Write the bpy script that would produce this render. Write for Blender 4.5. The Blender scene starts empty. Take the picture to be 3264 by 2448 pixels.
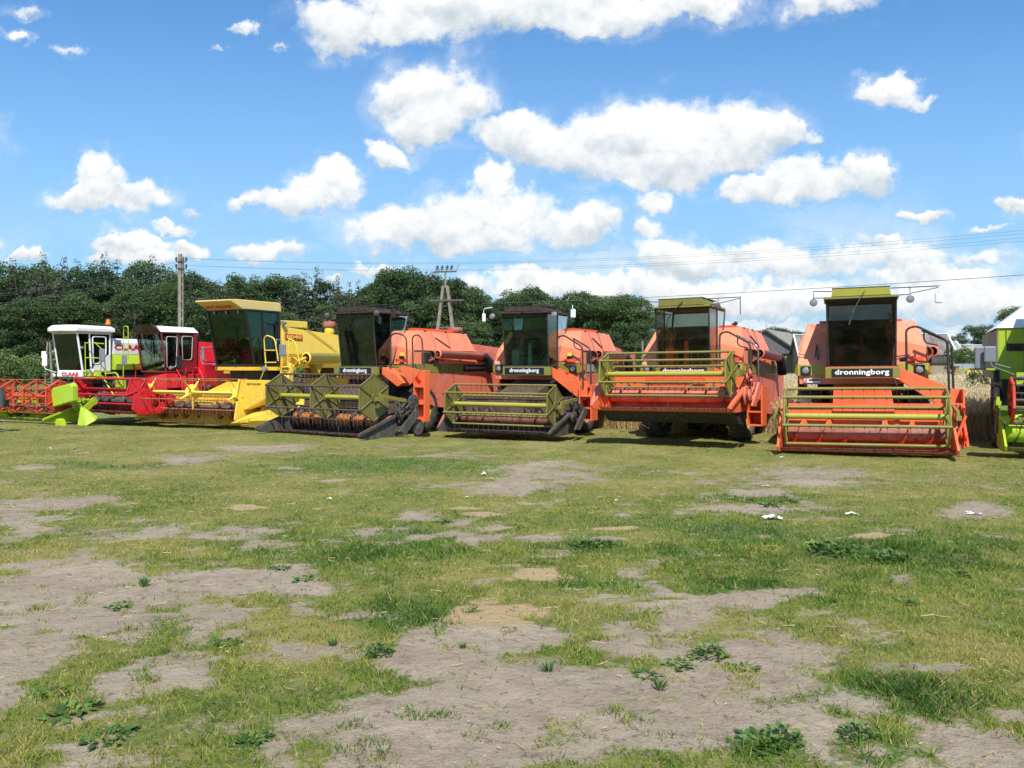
import bpy, math, random
import numpy as np
from mathutils import Vector, Matrix, noise as mnoise
R = math.radians
rnd = random.Random(7)
scene = bpy.context.scene
COL = scene.collection
# ------------------------------------------------------------------ camera
EYE = 2.1
cam_d = bpy.data.cameras.new('camera'); cam = bpy.data.objects.new('camera', cam_d); COL.objects.link(cam)
cam_d.sensor_width = 36; cam_d.lens = 29.53; cam_d.clip_start = 0.1; cam_d.clip_end = 3000
cam.location = (0, 0, EYE); cam.rotation_euler = (R(90), 0, 0)
cam_d.shift_y = -(1224 - 1160) / 3264.0
scene.camera = cam
# ------------------------------------------------------------------ sun and exposure
SUN_AZ, SUN_EL = R(5), R(52)
S = Vector((math.sin(SUN_AZ) * math.cos(SUN_EL), -math.cos(SUN_AZ) * math.cos(SUN_EL), math.sin(SUN_EL)))
sl = bpy.data.lights.new('sun', 'SUN'); sl.energy = 4.6; sl.angle = R(0.53); sl.color = (1.0, 0.95, 0.87)
so = bpy.data.objects.new('sun', sl); COL.objects.link(so); so.rotation_euler = S.to_track_quat('Z', 'Y').to_euler()
scene.view_settings.view_transform = 'Standard'; scene.view_settings.look = 'None'
scene.view_settings.exposure = 0.35; scene.view_settings.gamma = 1; scene.view_settings.use_curve_mapping = False
# ------------------------------------------------------------------ node helper
class NT:
    def __init__(s, tree): s.t = tree; s.n = tree.nodes; s.l = tree.links
    def new(s, typ, **kw):
        n = s.n.new(typ)
        for k, v in kw.items(): setattr(n, k, v)
        return n
    def put(s, inp, v):
        if isinstance(v, bpy.types.NodeSocket): s.l.new(v, inp)
        elif v is not None: inp.default_value = v
    def m(s, op, a, b=None, c=None, clamp=False):
        n = s.new('ShaderNodeMath', operation=op, use_clamp=clamp); s.put(n.inputs[0], a)
        if b is not None: s.put(n.inputs[1], b)
        if c is not None: s.put(n.inputs[2], c)
        return n.outputs[0]
    def v(s, op, a, b=None, c=None):
        n = s.new('ShaderNodeVectorMath', operation=op); s.put(n.inputs[0], a)
        if b is not None: s.put(n.inputs[1], b)
        if c is not None: s.put(n.inputs[2], c)
        return n.outputs['Value'] if op in ('DOT_PRODUCT', 'LENGTH') else n.outputs[0]
    def ramp(s, x, lo, hi, a=0.0, b=1.0, smooth=True):
        n = s.new('ShaderNodeMapRange', interpolation_type='SMOOTHSTEP' if smooth else 'LINEAR')
        for i, q in enumerate((x, lo, hi, a, b)): s.put(n.inputs[i], q)
        return n.outputs[0]
    def mix(s, f, a, b, mode='MIX'):
        n = s.new('ShaderNodeMix', data_type='RGBA', blend_type=mode)
        s.put(n.inputs[0], f); s.put(n.inputs[6], a); s.put(n.inputs[7], b); return n.outputs[2]
    def noise(s, vec, scale, detail=3, rough=.55, lac=2.0, dist=0, col=False):
        n = s.new('ShaderNodeTexNoise'); s.put(n.inputs['Vector'], vec)
        n.inputs['Scale'].default_value = scale; n.inputs['Detail'].default_value = detail
        n.inputs['Roughness'].default_value = rough; n.inputs['Lacunarity'].default_value = lac; n.inputs['Distortion'].default_value = dist
        return n.outputs[1 if col else 0]
def rgb(*c): return (c[0], c[1], c[2], 1.0)
# ------------------------------------------------------------------ world: physical sky and cumulus clouds
world = bpy.data.worlds.new('World'); scene.world = world; world.use_nodes = True
w = NT(world.node_tree); w.n.clear()
sky = w.new('ShaderNodeTexSky', sky_type='NISHITA'); sky.sun_disc = False
sky.sun_elevation = SUN_EL; sky.sun_rotation = math.atan2(S.x, S.y) % (2 * math.pi)
sky.altitude = 100; sky.air_density = 1.0; sky.dust_density = 0.0; sky.ozone_density = 2.2
tc = w.new('ShaderNodeTexCoord'); D = tc.outputs['Generated']
sp = w.new('ShaderNodeSeparateXYZ'); w.put(sp.inputs[0], D)
Yc = w.m('MAXIMUM', sp.outputs[1], 0.12)
U = w.m('DIVIDE', sp.outputs[0], Yc); V = w.m('DIVIDE', sp.outputs[2], Yc)
cb = w.new('ShaderNodeCombineXYZ'); w.put(cb.inputs[0], U); w.put(cb.inputs[1], V); UV = cb.outputs[0]
# elevation aware warp: smaller puffs near the horizon
warp = w.noise(UV, 9.0, 5, .62, col=True)
wv = w.v('MULTIPLY', w.v('SUBTRACT', warp, (.5, .5, .5)), (.10, .085, 0))
warp2 = w.noise(UV, 34.0, 4, .6, col=True)
wv2 = w.v('MULTIPLY', w.v('SUBTRACT', warp2, (.5, .5, .5)), (.030, .028, 0))
P = w.v('ADD', w.v('ADD', UV, wv), wv2)
# each cumulus is a few ellipses, given as (centre, half size) in pixels of a 2212 wide frame of view at 1814 px per unit tangent
CL = [(790,48,150,58,1),(960,15,200,70,1),(1200,15,260,62,1),(1240,50,110,38,1),(1430,0,150,38,1),(1790,5,115,45,.8),
 (945,215,118,85,1),(935,272,80,38,1),(842,326,55,24,1),
 (1120,297,110,56,1),(1250,312,120,68,1),(1425,290,150,88,1),(1565,300,150,75,1),(1690,300,52,55,.9),(1430,362,130,38,1),
 (1640,412,85,32,1),(1760,398,130,48,1),(1882,382,52,48,1),(1415,432,60,34,.75),(1385,492,40,30,.8),
 (1932,195,88,34,.9),(2000,212,48,18,.9),(1990,457,42,18,.9),(2200,437,42,18,.9),(2212,115,18,14,.8),
 (218,380,62,62,1),(260,425,98,40,1),(182,420,66,34,1),
 (712,400,78,56,1),(645,438,115,36,1),(545,440,70,18,.8),(420,450,35,10,.45),
 (1072,405,50,48,1),(1060,470,160,64,1),(880,500,125,48,1),(1235,488,80,56,1),(970,525,200,38,.9),
 (370,488,80,15,.7),(285,525,85,24,.9),(290,552,110,18,.8),(420,530,55,24,.9),(575,548,92,23,.9),(52,547,52,15,.9),
 (1480,560,130,50,.9),(1600,565,110,42,.85),(1750,582,150,34,.85),(1920,560,130,34,.85),(2010,605,200,36,.85),
 (1170,618,170,32,.95),(1350,628,200,34,.95),(1600,640,300,36,.9),(2100,650,220,50,.85),(2130,495,70,13,.6),(1900,525,80,15,.7),(820,580,70,13,.8),(710,600,30,12,.8),
 (155,93,45,14,.62),(30,66,38,14,.6),(520,68,42,15,.62),(470,112,18,12,.6),(50,12,45,22,.55),(600,95,22,10,.4),(1760,310,40,18,.5),(2100,560,120,20,.6),(-250,300,200,90,1),(-200,520,180,40,1),(2450,300,160,70,1),(2500,560,220,50,.9),(300,-160,240,70,1),(1500,-200,260,90,1)]
fld = None; sw = None; sy = None
for (cx_, cy_, rx_, ry_, st) in CL:
    c = ((cx_ - 1106) / 1814, (786 - cy_) / 1814, 0); rr = (1814 / rx_ * .84, 1814 / ry_ * .84, 0)
    q = w.v('MULTIPLY_ADD', P, rr, tuple(-c[i] * rr[i] for i in range(3)))
    s_ = w.m('MULTIPLY_ADD', w.v('DOT_PRODUCT', q, q), -1.0, st)
    wt = w.m('MAXIMUM', s_, 0.0)
    s3 = w.new('ShaderNodeSeparateXYZ'); w.put(s3.inputs[0], q)
    if fld is None: fld, sw, sy = s_, wt, w.m('MULTIPLY', s3.outputs[1], wt)
    else:
        fld = w.m('SMOOTH_MAX', fld, s_, .25); sw = w.m('ADD', sw, wt); sy = w.m('MULTIPLY_ADD', s3.outputs[1], wt, sy)
        P = w.v('ADD', P, w.m('MULTIPLY', sy, 1e-9))   # keeps the shader compiler working through the clouds one by one
front = w.ramp(sp.outputs[1], .2, .45)
# the same kind of cloud all round, outside the part of the sky laid out above
pl = w.v('DIVIDE', D, w.m('ADD', w.m('ABSOLUTE', sp.outputs[2]), .18))
g = w.noise(pl, 1.3, 6, .58); gen = w.m('MULTIPLY', w.m('SUBTRACT', g, .53), 5.0)
inwin = w.m('MULTIPLY', front, w.m('MULTIPLY', w.ramp(w.m('ABSOLUTE', U), .75, .95, 1, 0), w.ramp(V, .5, .62, 1, 0)))
fld = w.m('ADD', w.m('MULTIPLY', fld, inwin), w.m('MULTIPLY', gen, w.m('SUBTRACT', 1.0, inwin)))
fb = w.noise(UV, 26.0, 7, .62); fb2 = w.noise(UV, 11.0, 6, .6); fb3 = w.noise(w.v('MULTIPLY', UV, (5, 9, 1)), 1.0, 5, .6)
dens = w.m('ADD', fld, w.m('MULTIPLY', w.m('SUBTRACT', w.m('ADD', w.m('MULTIPLY', fb, .5), w.m('MULTIPLY', fb2, .5)), .5), 2.3))
alpha = w.ramp(dens, .0, .64)
veil = w.m('MULTIPLY', w.ramp(dens, -.65, .3, 0, .28), w.ramp(fb2, .40, .62))
alpha = w.m('MAXIMUM', alpha, veil)
haze_c = w.m('MULTIPLY', w.m('MULTIPLY', w.ramp(V, .02, .24, .95, 0), w.ramp(U, -.15, .25, .25, 1)), w.ramp(fb3, .42, .58))
alpha = w.m('MAXIMUM', alpha, haze_c)
alpha = w.m('MULTIPLY', alpha, w.ramp(sp.outputs[2], -.01, .03, .0, 1))
# cloud brightness: sunlit heads, greyer bases
hgt = w.m('DIVIDE', sy, w.m('MAXIMUM', sw, .05))
hgt = w.m('MULTIPLY', hgt, inwin)
fbo = w.noise(w.v('ADD', UV, (.0, .012, 0)), 26.0, 7, .62); fbo2 = w.noise(w.v('ADD', UV, (.0, .022, 0)), 11.0, 6, .6)
rel = w.m('ADD', w.m('MULTIPLY', w.m('SUBTRACT', fb, fbo), .8), w.m('MULTIPLY', w.m('SUBTRACT', fb2, fbo2), 1.6))
lum = w.m('ADD', w.m('ADD', w.m('MULTIPLY', hgt, .55), .72), rel)
lum = w.m('SUBTRACT', lum, w.ramp(dens, .7, 2.0, 0, .12))
cc = w.mix(w.ramp(lum, .25, .92, smooth=False), rgb(.56, .63, .69), rgb(.97, .98, .98))
CLOUD = w.v('MULTIPLY', cc, (8.6, 8.6, 8.6))
skyc = w.mix(1.0, sky.outputs[0], rgb(.76, 1.17, 1.43), 'MULTIPLY')
hz = w.ramp(V, -.05, .46, .93, 0)
skyc = w.mix(hz, skyc, rgb(2.75, 4.5, 6.3))
fin = w.mix(alpha, skyc, CLOUD)
bg = w.new('ShaderNodeBackground'); bg.inputs[1].default_value = 0.1; w.put(bg.inputs[0], fin)
wo = w.new('ShaderNodeOutputWorld'); w.l.new(bg.outputs[0], wo.inputs[0])
world.cycles.sampling_method = 'MANUAL'; world.cycles.sample_map_resolution = 512
cy = scene.cycles
cy.max_bounces = 8; cy.diffuse_bounces = 2; cy.glossy_bounces = 3; cy.transmission_bounces = 4; cy.transparent_max_bounces = 12
cy.use_adaptive_sampling = True; cy.adaptive_threshold = 0.02; cy.use_denoising = True; cy.caustics_reflective = False; cy.caustics_refractive = False
cy.sample_clamp_indirect = 5
# ------------------------------------------------------------------ materials
MATS = {}
def mat_base(name):
    m = bpy.data.materials.new(name); m.use_nodes = True; t = NT(m.node_tree); t.n.clear()
    o = t.new('ShaderNodeOutputMaterial'); b = t.new('ShaderNodeBsdfPrincipled'); t.l.new(b.outputs[0], o.inputs[0])
    MATS[name] = m; return m, t, b, o
def paint(name, c, rough=.42, dust=.35, rust=.0, fade=.25, coat=.0, metallic=0.0):
    """weathered machine enamel: faded blotches, dust settling on it, a few rust chips"""
    m, t, b, o = mat_base(name)
    tc = t.new('ShaderNodeTexCoord'); oi = t.new('ShaderNodeObjectInfo'); P = tc.outputs['Object']
    n1 = t.noise(P, 1.7, 4, .6); n2 = t.noise(P, 9, 5, .65); n3 = t.noise(t.v('MULTIPLY', P, (14, 14, 2.2)), 1.0, 4, .6)
    hi = tuple(min(1, x * .78 + .14) for x in c)
    col = t.mix(t.m('MULTIPLY', t.ramp(n1, .35, .7), fade), rgb(*c), rgb(*hi))
    col = t.mix(t.m('MULTIPLY', t.ramp(n3, .5, .75), dust * .8), col, rgb(.30, .235, .17))
    col = t.mix(t.m('MULTIPLY', t.ramp(n2, .48, .72), dust * .7), col, rgb(*[x * .62 for x in c]))
    if rust:
        rm = t.m('MULTIPLY', t.ramp(t.noise(P, 5.5, 8, .72), .62 - .12 * rust, .70 - .1 * rust), min(1, rust * 1.4))
        col = t.mix(rm, col, rgb(.105, .045, .022))
    b.inputs['Metallic'].default_value = metallic
    t.put(b.inputs['Base Color'], col); t.put(b.inputs['Roughness'], t.ramp(n2, .3, .7, rough, min(1, rough + .25)))
    b.inputs['Specular IOR Level'].default_value = .45
    bp = t.new('ShaderNodeBump'); bp.inputs['Strength'].default_value = .12; bp.inputs['Distance'].default_value = .02
    t.put(bp.inputs['Height'], t.noise(P, 2.3, 3, .5)); t.l.new(bp.outputs[0], b.inputs['Normal'])
    return m
def plain(name, c, rough=.6, metallic=0, noise=0.0, scale=8, c2=None, spec=.5):
    m, t, b, o = mat_base(name)
    if noise:
        tc = t.new('ShaderNodeTexCoord'); n = t.noise(tc.outputs['Object'], scale, 5, .65)
        t.put(b.inputs['Base Color'], t.mix(t.ramp(n, .35, .7), rgb(*c), rgb(*(c2 or [x * (1 - noise) for x in c]))))
    else: b.inputs['Base Color'].default_value = rgb(*c)
    b.inputs['Roughness'].default_value = rough; b.inputs['Metallic'].default_value = metallic; b.inputs['Specular IOR Level'].default_value = spec
    return m
def glass(name, tint, refl=.1):
    m, t, b, o = mat_base(name); t.n.remove(b)
    tr = t.new('ShaderNodeBsdfTransparent'); tr.inputs[0].default_value = rgb(*tint)
    gl = t.new('ShaderNodeBsdfGlossy'); gl.inputs['Roughness'].default_value = .04; gl.inputs[0].default_value = rgb(.95, .97, 1)
    df = t.new('ShaderNodeBsdfDiffuse'); df.inputs[0].default_value = rgb(.32, .3, .26)
    fr = t.new('ShaderNodeFresnel'); fr.inputs[0].default_value = 1.5
    tc = t.new('ShaderNodeTexCoord'); n = t.noise(tc.outputs['Object'], 3, 4, .6)
    m1 = t.new('ShaderNodeMixShader'); t.put(m1.inputs[0], t.ramp(n, .4, .8, .003, .03)); t.l.new(tr.outputs[0], m1.inputs[1]); t.l.new(df.outputs[0], m1.inputs[2])
    m2 = t.new('ShaderNodeMixShader'); t.put(m2.inputs[0], t.m('MULTIPLY', fr.outputs[0], .62)); t.l.new(m1.outputs[0], m2.inputs[1]); t.l.new(gl.outputs[0], m2.inputs[2])
    t.l.new(m2.outputs[0], o.inputs[0]); return m
ORANGE = paint('orange_paint', (.88, .24, .115), .47, .30, .18, .45)
ORANGE_S = paint('strong_orange_paint', (.86, .145, .036), .45, .40, .26, .25)
ORANGE_W = paint('worn_orange_paint', (.70, .15, .078), .5, .45, .38, .6)
ORANGE_RED = paint('red_orange_paint', (.78, .085, .022), .45, .25, .15, .2)
OLIVE = paint('olive_paint', (.215, .20, .026), .45, .35, .2, .25)
OLIVE_D = paint('dull_olive_paint', (.150, .140, .022), .5, .5, .35, .3)
OLIVE_LT = paint('bright_olive_paint', (.37, .355, .035), .45, .3, .1, .2)
BROWN = paint('brown_paint', (.055, .028, .020), .5, .3, .1, .15)
REDP = paint('red_paint', (.62, .008, .022), .33, .2, .05, .2)
MAROON = paint('dark_red_paint', (.20, .012, .018), .4, .2, .05, .1)
YELLOW = paint('yellow_paint', (.88, .63, .07), .42, .28, .15, .35)
YELLOW_W = paint('worn_yellow_paint', (.76, .47, .02), .5, .5, .45, .3)
LIME = paint('lime_paint', (.38, .53, .015), .42, .3, .15, .2)
CREAM = paint('faded_yellow_paint', (.74, .56, .20), .5, .3, .1, .3)
WHITE = paint('white_paint', (.80, .81, .80), .4, .16, .0, .1)
GREYP = paint('grey_paint', (.35, .37, .39), .45, .3, .05, .1)
REELRED = paint('orange_red_reel_paint', (.62, .05, .015), .45, .35, .15, .15)
RUST = paint('rusty_steel', (.085, .045, .030), .7, .5, .8, .3)
RUST_O = paint('rusty_orange_steel', (.42, .13, .03), .5, .6, .9, .2)
RUST_P = paint('rusty_pinkish_steel', (.30, .10, .06), .6, .5, .7, .3)
STEEL = plain('worn_steel', (.38, .36, .33), .35, .9, .5, 12)
DARK = paint('black_iron', (.018, .017, .016), .55, .4, .25, .1)
DUSTY = paint('dusty_dark_iron', (.06, .052, .045), .7, .6, .3, .3)
BLACKP = plain('black_plastic', (.012, .012, .013), .45)
NAVY = plain('navy_rubber', (.012, .016, .028), .65, 0, .4, 6, (.03, .035, .05))
RUBBER = plain('tyre_rubber', (.022, .021, .02), .85, 0, .5, 5, (.06, .052, .042))
MUD = plain('muddy_rubber', (.05, .045, .038), .9, 0, .5, 5, (.13, .11, .085))
CHROME = plain('mirror_glass', (.8, .82, .85), .05, 1)
LENS = plain('lamp_glass', (.30, .30, .31), .25, .3)
NOSEM = paint('rubbed_red_steel', (.40, .115, .065), .5, .35, .35, .4)
BEIGE = plain('beige_panel', (.30, .27, .17), .7, 0, .3, 3)  # dull beige with darker blotches, for the left side sheet
SCRAP = plain('litter_plastic', (.75, .78, .80), .4)
AMBER = plain('amber_plastic', (.75, .16, .01), .3)
WPLATE = plain('white_letter', (.82, .82, .80), .5)
RLETTER = plain('red_letter', (.60, .02, .015), .5)
BKPLATE = plain('black_plate', (.012, .012, .012), .4)
GREYPL = plain('grey_mirror_shell', (.20, .215, .235), .45)
SEAT = plain('seat_vinyl', (.02, .018, .017), .6)
G_DARK = glass('smoked_glass', (.38, .37, .38)); G_GREEN = glass('green_tinted_glass', (.50, .68, .60))
G_CLEAR = glass('brownish_glass', (.72, .70, .62)); G_GREY = glass('dark_grey_glass', (.34, .40, .38)); G_NH = glass('deep_green_glass', (.20, .40, .30)); G_PALE = glass('pale_glass', (.62, .70, .68))
# ------------------------------------------------------------------ mesh builder
def V3(p): return Vector(p)
class MB:
    def __init__(s): s.v = []; s.f = []; s.sm = []
    def add(s, vs, fs, smooth=False):
        b = len(s.v); s.v += [tuple(p) for p in vs]; s.f += [tuple(i + b for i in f) for f in fs]; s.sm += [smooth] * len(fs); return s
    def box(s, x0, x1, y0, y1, z0, z1):
        vs = [(x, y, z) for z in (z0, z1) for y in (y0, y1) for x in (x0, x1)]
        return s.add(vs, [(0, 2, 3, 1), (4, 5, 7, 6), (0, 1, 5, 4), (2, 6, 7, 3), (0, 4, 6, 2), (1, 3, 7, 5)])
    def prism(s, pts, d):
        """solid between polygon pts and the same polygon moved by vector d"""
        n = len(pts); d = V3(d); vs = [V3(p) for p in pts] + [V3(p) + d for p in pts]
        return s.add(vs, [tuple(range(n))[::-1], tuple(range(n, 2 * n))] + [(i, (i + 1) % n, n + (i + 1) % n, n + i) for i in range(n)])
    def yz(s, pts, x0, x1): return s.prism([(x0, y, z) for y, z in pts], (x1 - x0, 0, 0))
    def xz(s, pts, y0, y1): return s.prism([(x, y0, z) for x, z in pts], (0, y1 - y0, 0))
    def xy(s, pts, z0, z1): return s.prism([(x, y, z0) for x, y in pts], (0, 0, z1 - z0))
    def plate(s, pts, t=.01):
        a, b, c = V3(pts[0]), V3(pts[1]), V3(pts[2]); n = (b - a).cross(c - a).normalized() * t
        return s.prism([V3(p) - n * .5 for p in pts], n)
    def cyl(s, p0, p1, r, n=10, r1=None, caps=True):
        p0, p1 = V3(p0), V3(p1); r1 = r if r1 is None else r1; a = (p1 - p0)
        if a.length < 1e-6: return s
        a.normalize(); u = a.cross(Vector((0, 0, 1)) if abs(a.z) < .9 else Vector((1, 0, 0))).normalized(); v = a.cross(u)
        ring = [(u * math.cos(2 * math.pi * i / n) + v * math.sin(2 * math.pi * i / n)) for i in range(n)]
        vs = [p0 + q * r for q in ring] + [p1 + q * r1 for q in ring]
        s.add(vs, [(i, (i + 1) % n, n + (i + 1) % n, n + i) for i in range(n)], n > 5)
        if caps:
            s.add([p0 + q * r for q in ring], [tuple(range(n))[::-1]]); s.add([p1 + q * r1 for q in ring], [tuple(range(n))])
        return s
    def tube(s, pts, r, n=7, closed=False):
        P = [V3(p) for p in pts]; m = len(P); rings = []; up = Vector((0.13, 0.21, 1)).normalized()
        for i in range(m):
            a = P[(i + 1) % m] - P[i - 1] if (closed or 0 < i < m - 1) else (P[1] - P[0] if i == 0 else P[-1] - P[-2])
            a.normalize(); u = a.cross(up)
            if u.length < .1: u = a.cross(Vector((1, 0, 0)))
            u.normalize(); v = a.cross(u)
            rings.append([P[i] + (u * math.cos(2 * math.pi * k / n) + v * math.sin(2 * math.pi * k / n)) * r for k in range(n)])
        vs = [q for rg in rings for q in rg]; fs = []
        for i in range(m if closed else m - 1):
            j = (i + 1) % m
            fs += [(i * n + k, i * n + (k + 1) % n, j * n + (k + 1) % n, j * n + k) for k in range(n)]
        s.add(vs, fs, True)
        if not closed: s.add(rings[0], [tuple(range(n))[::-1]]); s.add(rings[-1], [tuple(range(n))])
        return s
    def lathe(s, c, axis, prof, n=24, smooth=True):
        """prof: (distance along axis, radius)"""
        c = V3(c); a = V3(axis).normalized(); u = a.cross(Vector((0, 0, 1)) if abs(a.z) < .9 else Vector((1, 0, 0))).normalized(); v = a.cross(u)
        vs = [c + a * h + (u * math.cos(2 * math.pi * k / n) + v * math.sin(2 * math.pi * k / n)) * r for h, r in prof for k in range(n)]
        fs = [(i * n + k, i * n + (k + 1) % n, (i + 1) * n + (k + 1) % n, (i + 1) * n + k) for i in range(len(prof) - 1) for k in range(n)]
        return s.add(vs, fs, smooth)
    def build(s, name, mat, parent=None, bevel=0, **tags):
        me = bpy.data.meshes.new(name); me.from_pydata(s.v, [], s.f); me.materials.append(mat)
        me.polygons.foreach_set('use_smooth', s.sm)
        o = bpy.data.objects.new(name, me); COL.objects.link(o)
        if parent is not None: o.parent = parent
        if bevel:
            b = o.modifiers.new('bevel', 'BEVEL'); b.width = bevel; b.segments = 2; b.limit_method = 'ANGLE'; b.angle_limit = R(35); b.use_clamp_overlap = True
        for k, v in tags.items(): o[k] = v
        return o
def rounded(pts, k=4, r=.1):
    """polyline with its inner corners rounded by radius r"""
    P = [V3(p) for p in pts]; out = [P[0]]
    for i in range(1, len(P) - 1):
        a, b, c = P[i - 1], P[i], P[i + 1]; d1 = (a - b); d2 = (c - b); q = min(r, d1.length * .45, d2.length * .45)
        s0, s1 = b + d1.normalized() * q, b + d2.normalized() * q
        for j in range(k + 1):
            t = j / k; out.append(s0 * (1 - t) ** 2 + b * 2 * t * (1 - t) + s1 * t * t)
    out.append(P[-1]); return out
def thing(name, label, cat, loc=(0, 0, 0), rz=0, group=None):
    o = bpy.data.objects.new(name, None); COL.objects.link(o); o.location = loc; o.rotation_euler = (0, 0, rz)
    o.empty_display_size = .2; o['label'] = label; o['category'] = cat
    if group: o['group'] = group
    return o
def tag(o, label, cat, group=None):
    o['label'] = label; o['category'] = cat
    if group: o['group'] = group
    return o
def lettering(txt, mat, parent, loc, width, height, bold=.02, rot=(90, 0, 0), extrude=.004, squash=None, shear=0, name='lettering'):
    cu = bpy.data.curves.new('t', 'FONT'); cu.body = txt; cu.align_x = 'CENTER'; cu.align_y = 'CENTER'; cu.size = 1; cu.extrude = .02; cu.offset = bold; cu.resolution_u = 3; cu.shear = shear
    cu.space_character = 1.0 + bold * 2
    to = bpy.data.objects.new('t', cu); COL.objects.link(to); bpy.context.view_layer.update()
    me = bpy.data.meshes.new_from_object(to); bpy.data.objects.remove(to); bpy.data.curves.remove(cu)
    xs = [v.co.x for v in me.vertices]; ys = [v.co.y for v in me.vertices]
    cx, cy_ = (min(xs) + max(xs)) / 2, (min(ys) + max(ys)) / 2; sx = width / (max(xs) - min(xs)); sy = height / (max(ys) - min(ys))
    for v in me.vertices: v.co = Vector(((v.co.x - cx) * sx, (v.co.y - cy_) * sy, v.co.z * extrude / .02))
    me.materials.clear(); me.materials.append(mat); me.name = name
    o = bpy.data.objects.new(name, me); COL.objects.link(o); o.parent = parent; o.location = loc; o.rotation_euler = tuple(R(a) for a in rot)
    return o
def sstep(a, b, x):
    t = np.clip((x - a) / (b - a), 0, 1); return t * t * (3 - 2 * t)
def row_y(x): return 23.6 - .41 * x
def gz(x, y):
    """ground height: a low shoulder in front of the row of machines, near level elsewhere"""
    return .18 * (1 - sstep(-3.0, -.2, y - row_y(x)))
# ------------------------------------------------------------------ smooth value noise for laying things out
def vnoise(x, y, sc, seed):
    r = np.random.RandomState(seed); T = r.rand(64, 64); X = x * sc + 1000.37; Y = y * sc + 1000.71
    xi = np.floor(X).astype(int); yi = np.floor(Y).astype(int); fx = X - xi; fy = Y - yi
    fx = fx * fx * (3 - 2 * fx); fy = fy * fy * (3 - 2 * fy)
    a = T[xi % 64, yi % 64]; b = T[(xi + 1) % 64, yi % 64]; c = T[xi % 64, (yi + 1) % 64]; d = T[(xi + 1) % 64, (yi + 1) % 64]
    return (a * (1 - fx) + b * fx) * (1 - fy) + (c * (1 - fx) + d * fx) * fy
def fbm(x, y, sc, seed, o=4):
    t = 0; a = 1; s = 0
    for i in range(o): t = t + a * vnoise(x, y, sc * 2 ** i, seed + i); s += a; a *= .55
    return t / s
# bare and lush places on the yard, as seen from where the photograph was taken, turned into ground positions
DIRT = [(200,1258,230,62),(440,1262,260,38),(130,1330,200,62),(30,1390,190,62),(560,1265,150,30),(1080,1385,240,50),
 (960,1570,420,130),(1200,1490,430,105),(1000,1440,240,55),(1450,1560,330,75),(1640,1425,110,30),(1400,1400,260,30),
 (1160,1028,150,26),(1090,1055,110,20),(1180,1005,90,14),(1740,1035,190,32),(1640,1062,110,16),(1620,1100,190,14),(100,1092,180,26),(40,1120,120,22),(590,968,130,13),(420,992,110,12),(8,1040,28,9),
 (2110,1105,90,22),(1700,1280,90,16),(1480,1320,80,20),(2040,1440,80,13),(2180,1540,60,20),(560,1150,80,8),(1300,1165,80,6),(720,1040,50,6),(60,1010,60,7),(280,1500,50,14),(430,1420,60,14),(160,1620,90,16),(620,1010,50,5)]
SAND = [(1065,1322,165,40),(1170,1245,85,20),(545,1095,75,9),(1040,1112,70,7),(1330,1142,80,6),(1000,1100,60,6),(1890,1160,50,10)]
LUSH = [(1560,1160,240,42),(1870,1195,330,50),(1290,1180,110,26),(800,1008,260,20),(780,1180,300,40),(1300,1262,170,24),(240,1005,180,12),(1600,1260,180,30),(1950,1500,260,60),(1880,1620,300,50),(1620,1075,190,10),(900,1330,200,40)]
def yard_masks(x, y, z):
    px = 1106 + 1814 * x / np.maximum(y, .5); py = 786 + 1814 * (EYE - z) / np.maximum(y, .5)
    wob = (fbm(x, y, 1.1, 3) - .5); wob2 = (fbm(x, y, 3.4, 9, 5) - .5); wob3 = (fbm(x, y, 11.0, 19, 3) - .5)
    def cover(L):
        m = np.full(x.shape, -1.0)
        for cx_, cy_, rx_, ry_ in L:
            q = 1 - np.sqrt(((px - cx_) / rx_) ** 2 + ((py - cy_) / ry_) ** 2); m = np.maximum(m, q)
        return m
    inn = (y > 3.2) & (np.abs(x) < .72 * y + 1)
    d = cover(DIRT) - .10; s = cover(SAND); l = cover(LUSH)
    gen = (fbm(x, y, .55, 21) - .60) * 3.2 + (fbm(x, y, 2.4, 31) - .5) * 2.4
    gen = gen - .30 * sstep(8, 14, y) - .25 * sstep(16, 24, y)
    d = np.where(inn, np.maximum(d, gen * .42 - .16), gen * .5)
    s = np.where(inn, s, -1); l = np.where(inn, l, (fbm(x, y, .3, 5) - .5))
    wide = .55 * sstep(7, 14, y); dirt = sstep(-.25 - wide * .3, .42 + wide, d + wob * .95 + wob2 * 1.25 + wob3 * .5); sand = sstep(-.05, .60, s + wob * .8 + wob2 * 1.3 + wob3 * .9)
    lush = sstep(-.3, .7, l + wob * .9 + (fbm(x, y, .5, 44) - .5) * .9)
    dry = np.clip(sstep(.42, .70, fbm(x, y, .9, 61, 5)) * .75 + .22 * sstep(10, 16, y), 0, 1) * (1 - .8 * lush)
    return dirt, sand, lush, dry
def wheat_front(x): return row_y(x) + 4.9 + .3 * np.sin(x * 1.3)
def field_zone(x, y): return (sstep(0, .5, y - wheat_front(x))) * sstep(0, .8, x + 5.5 + (y - 28) * .04) * (1 - sstep(0, 3, y - 98))
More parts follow.
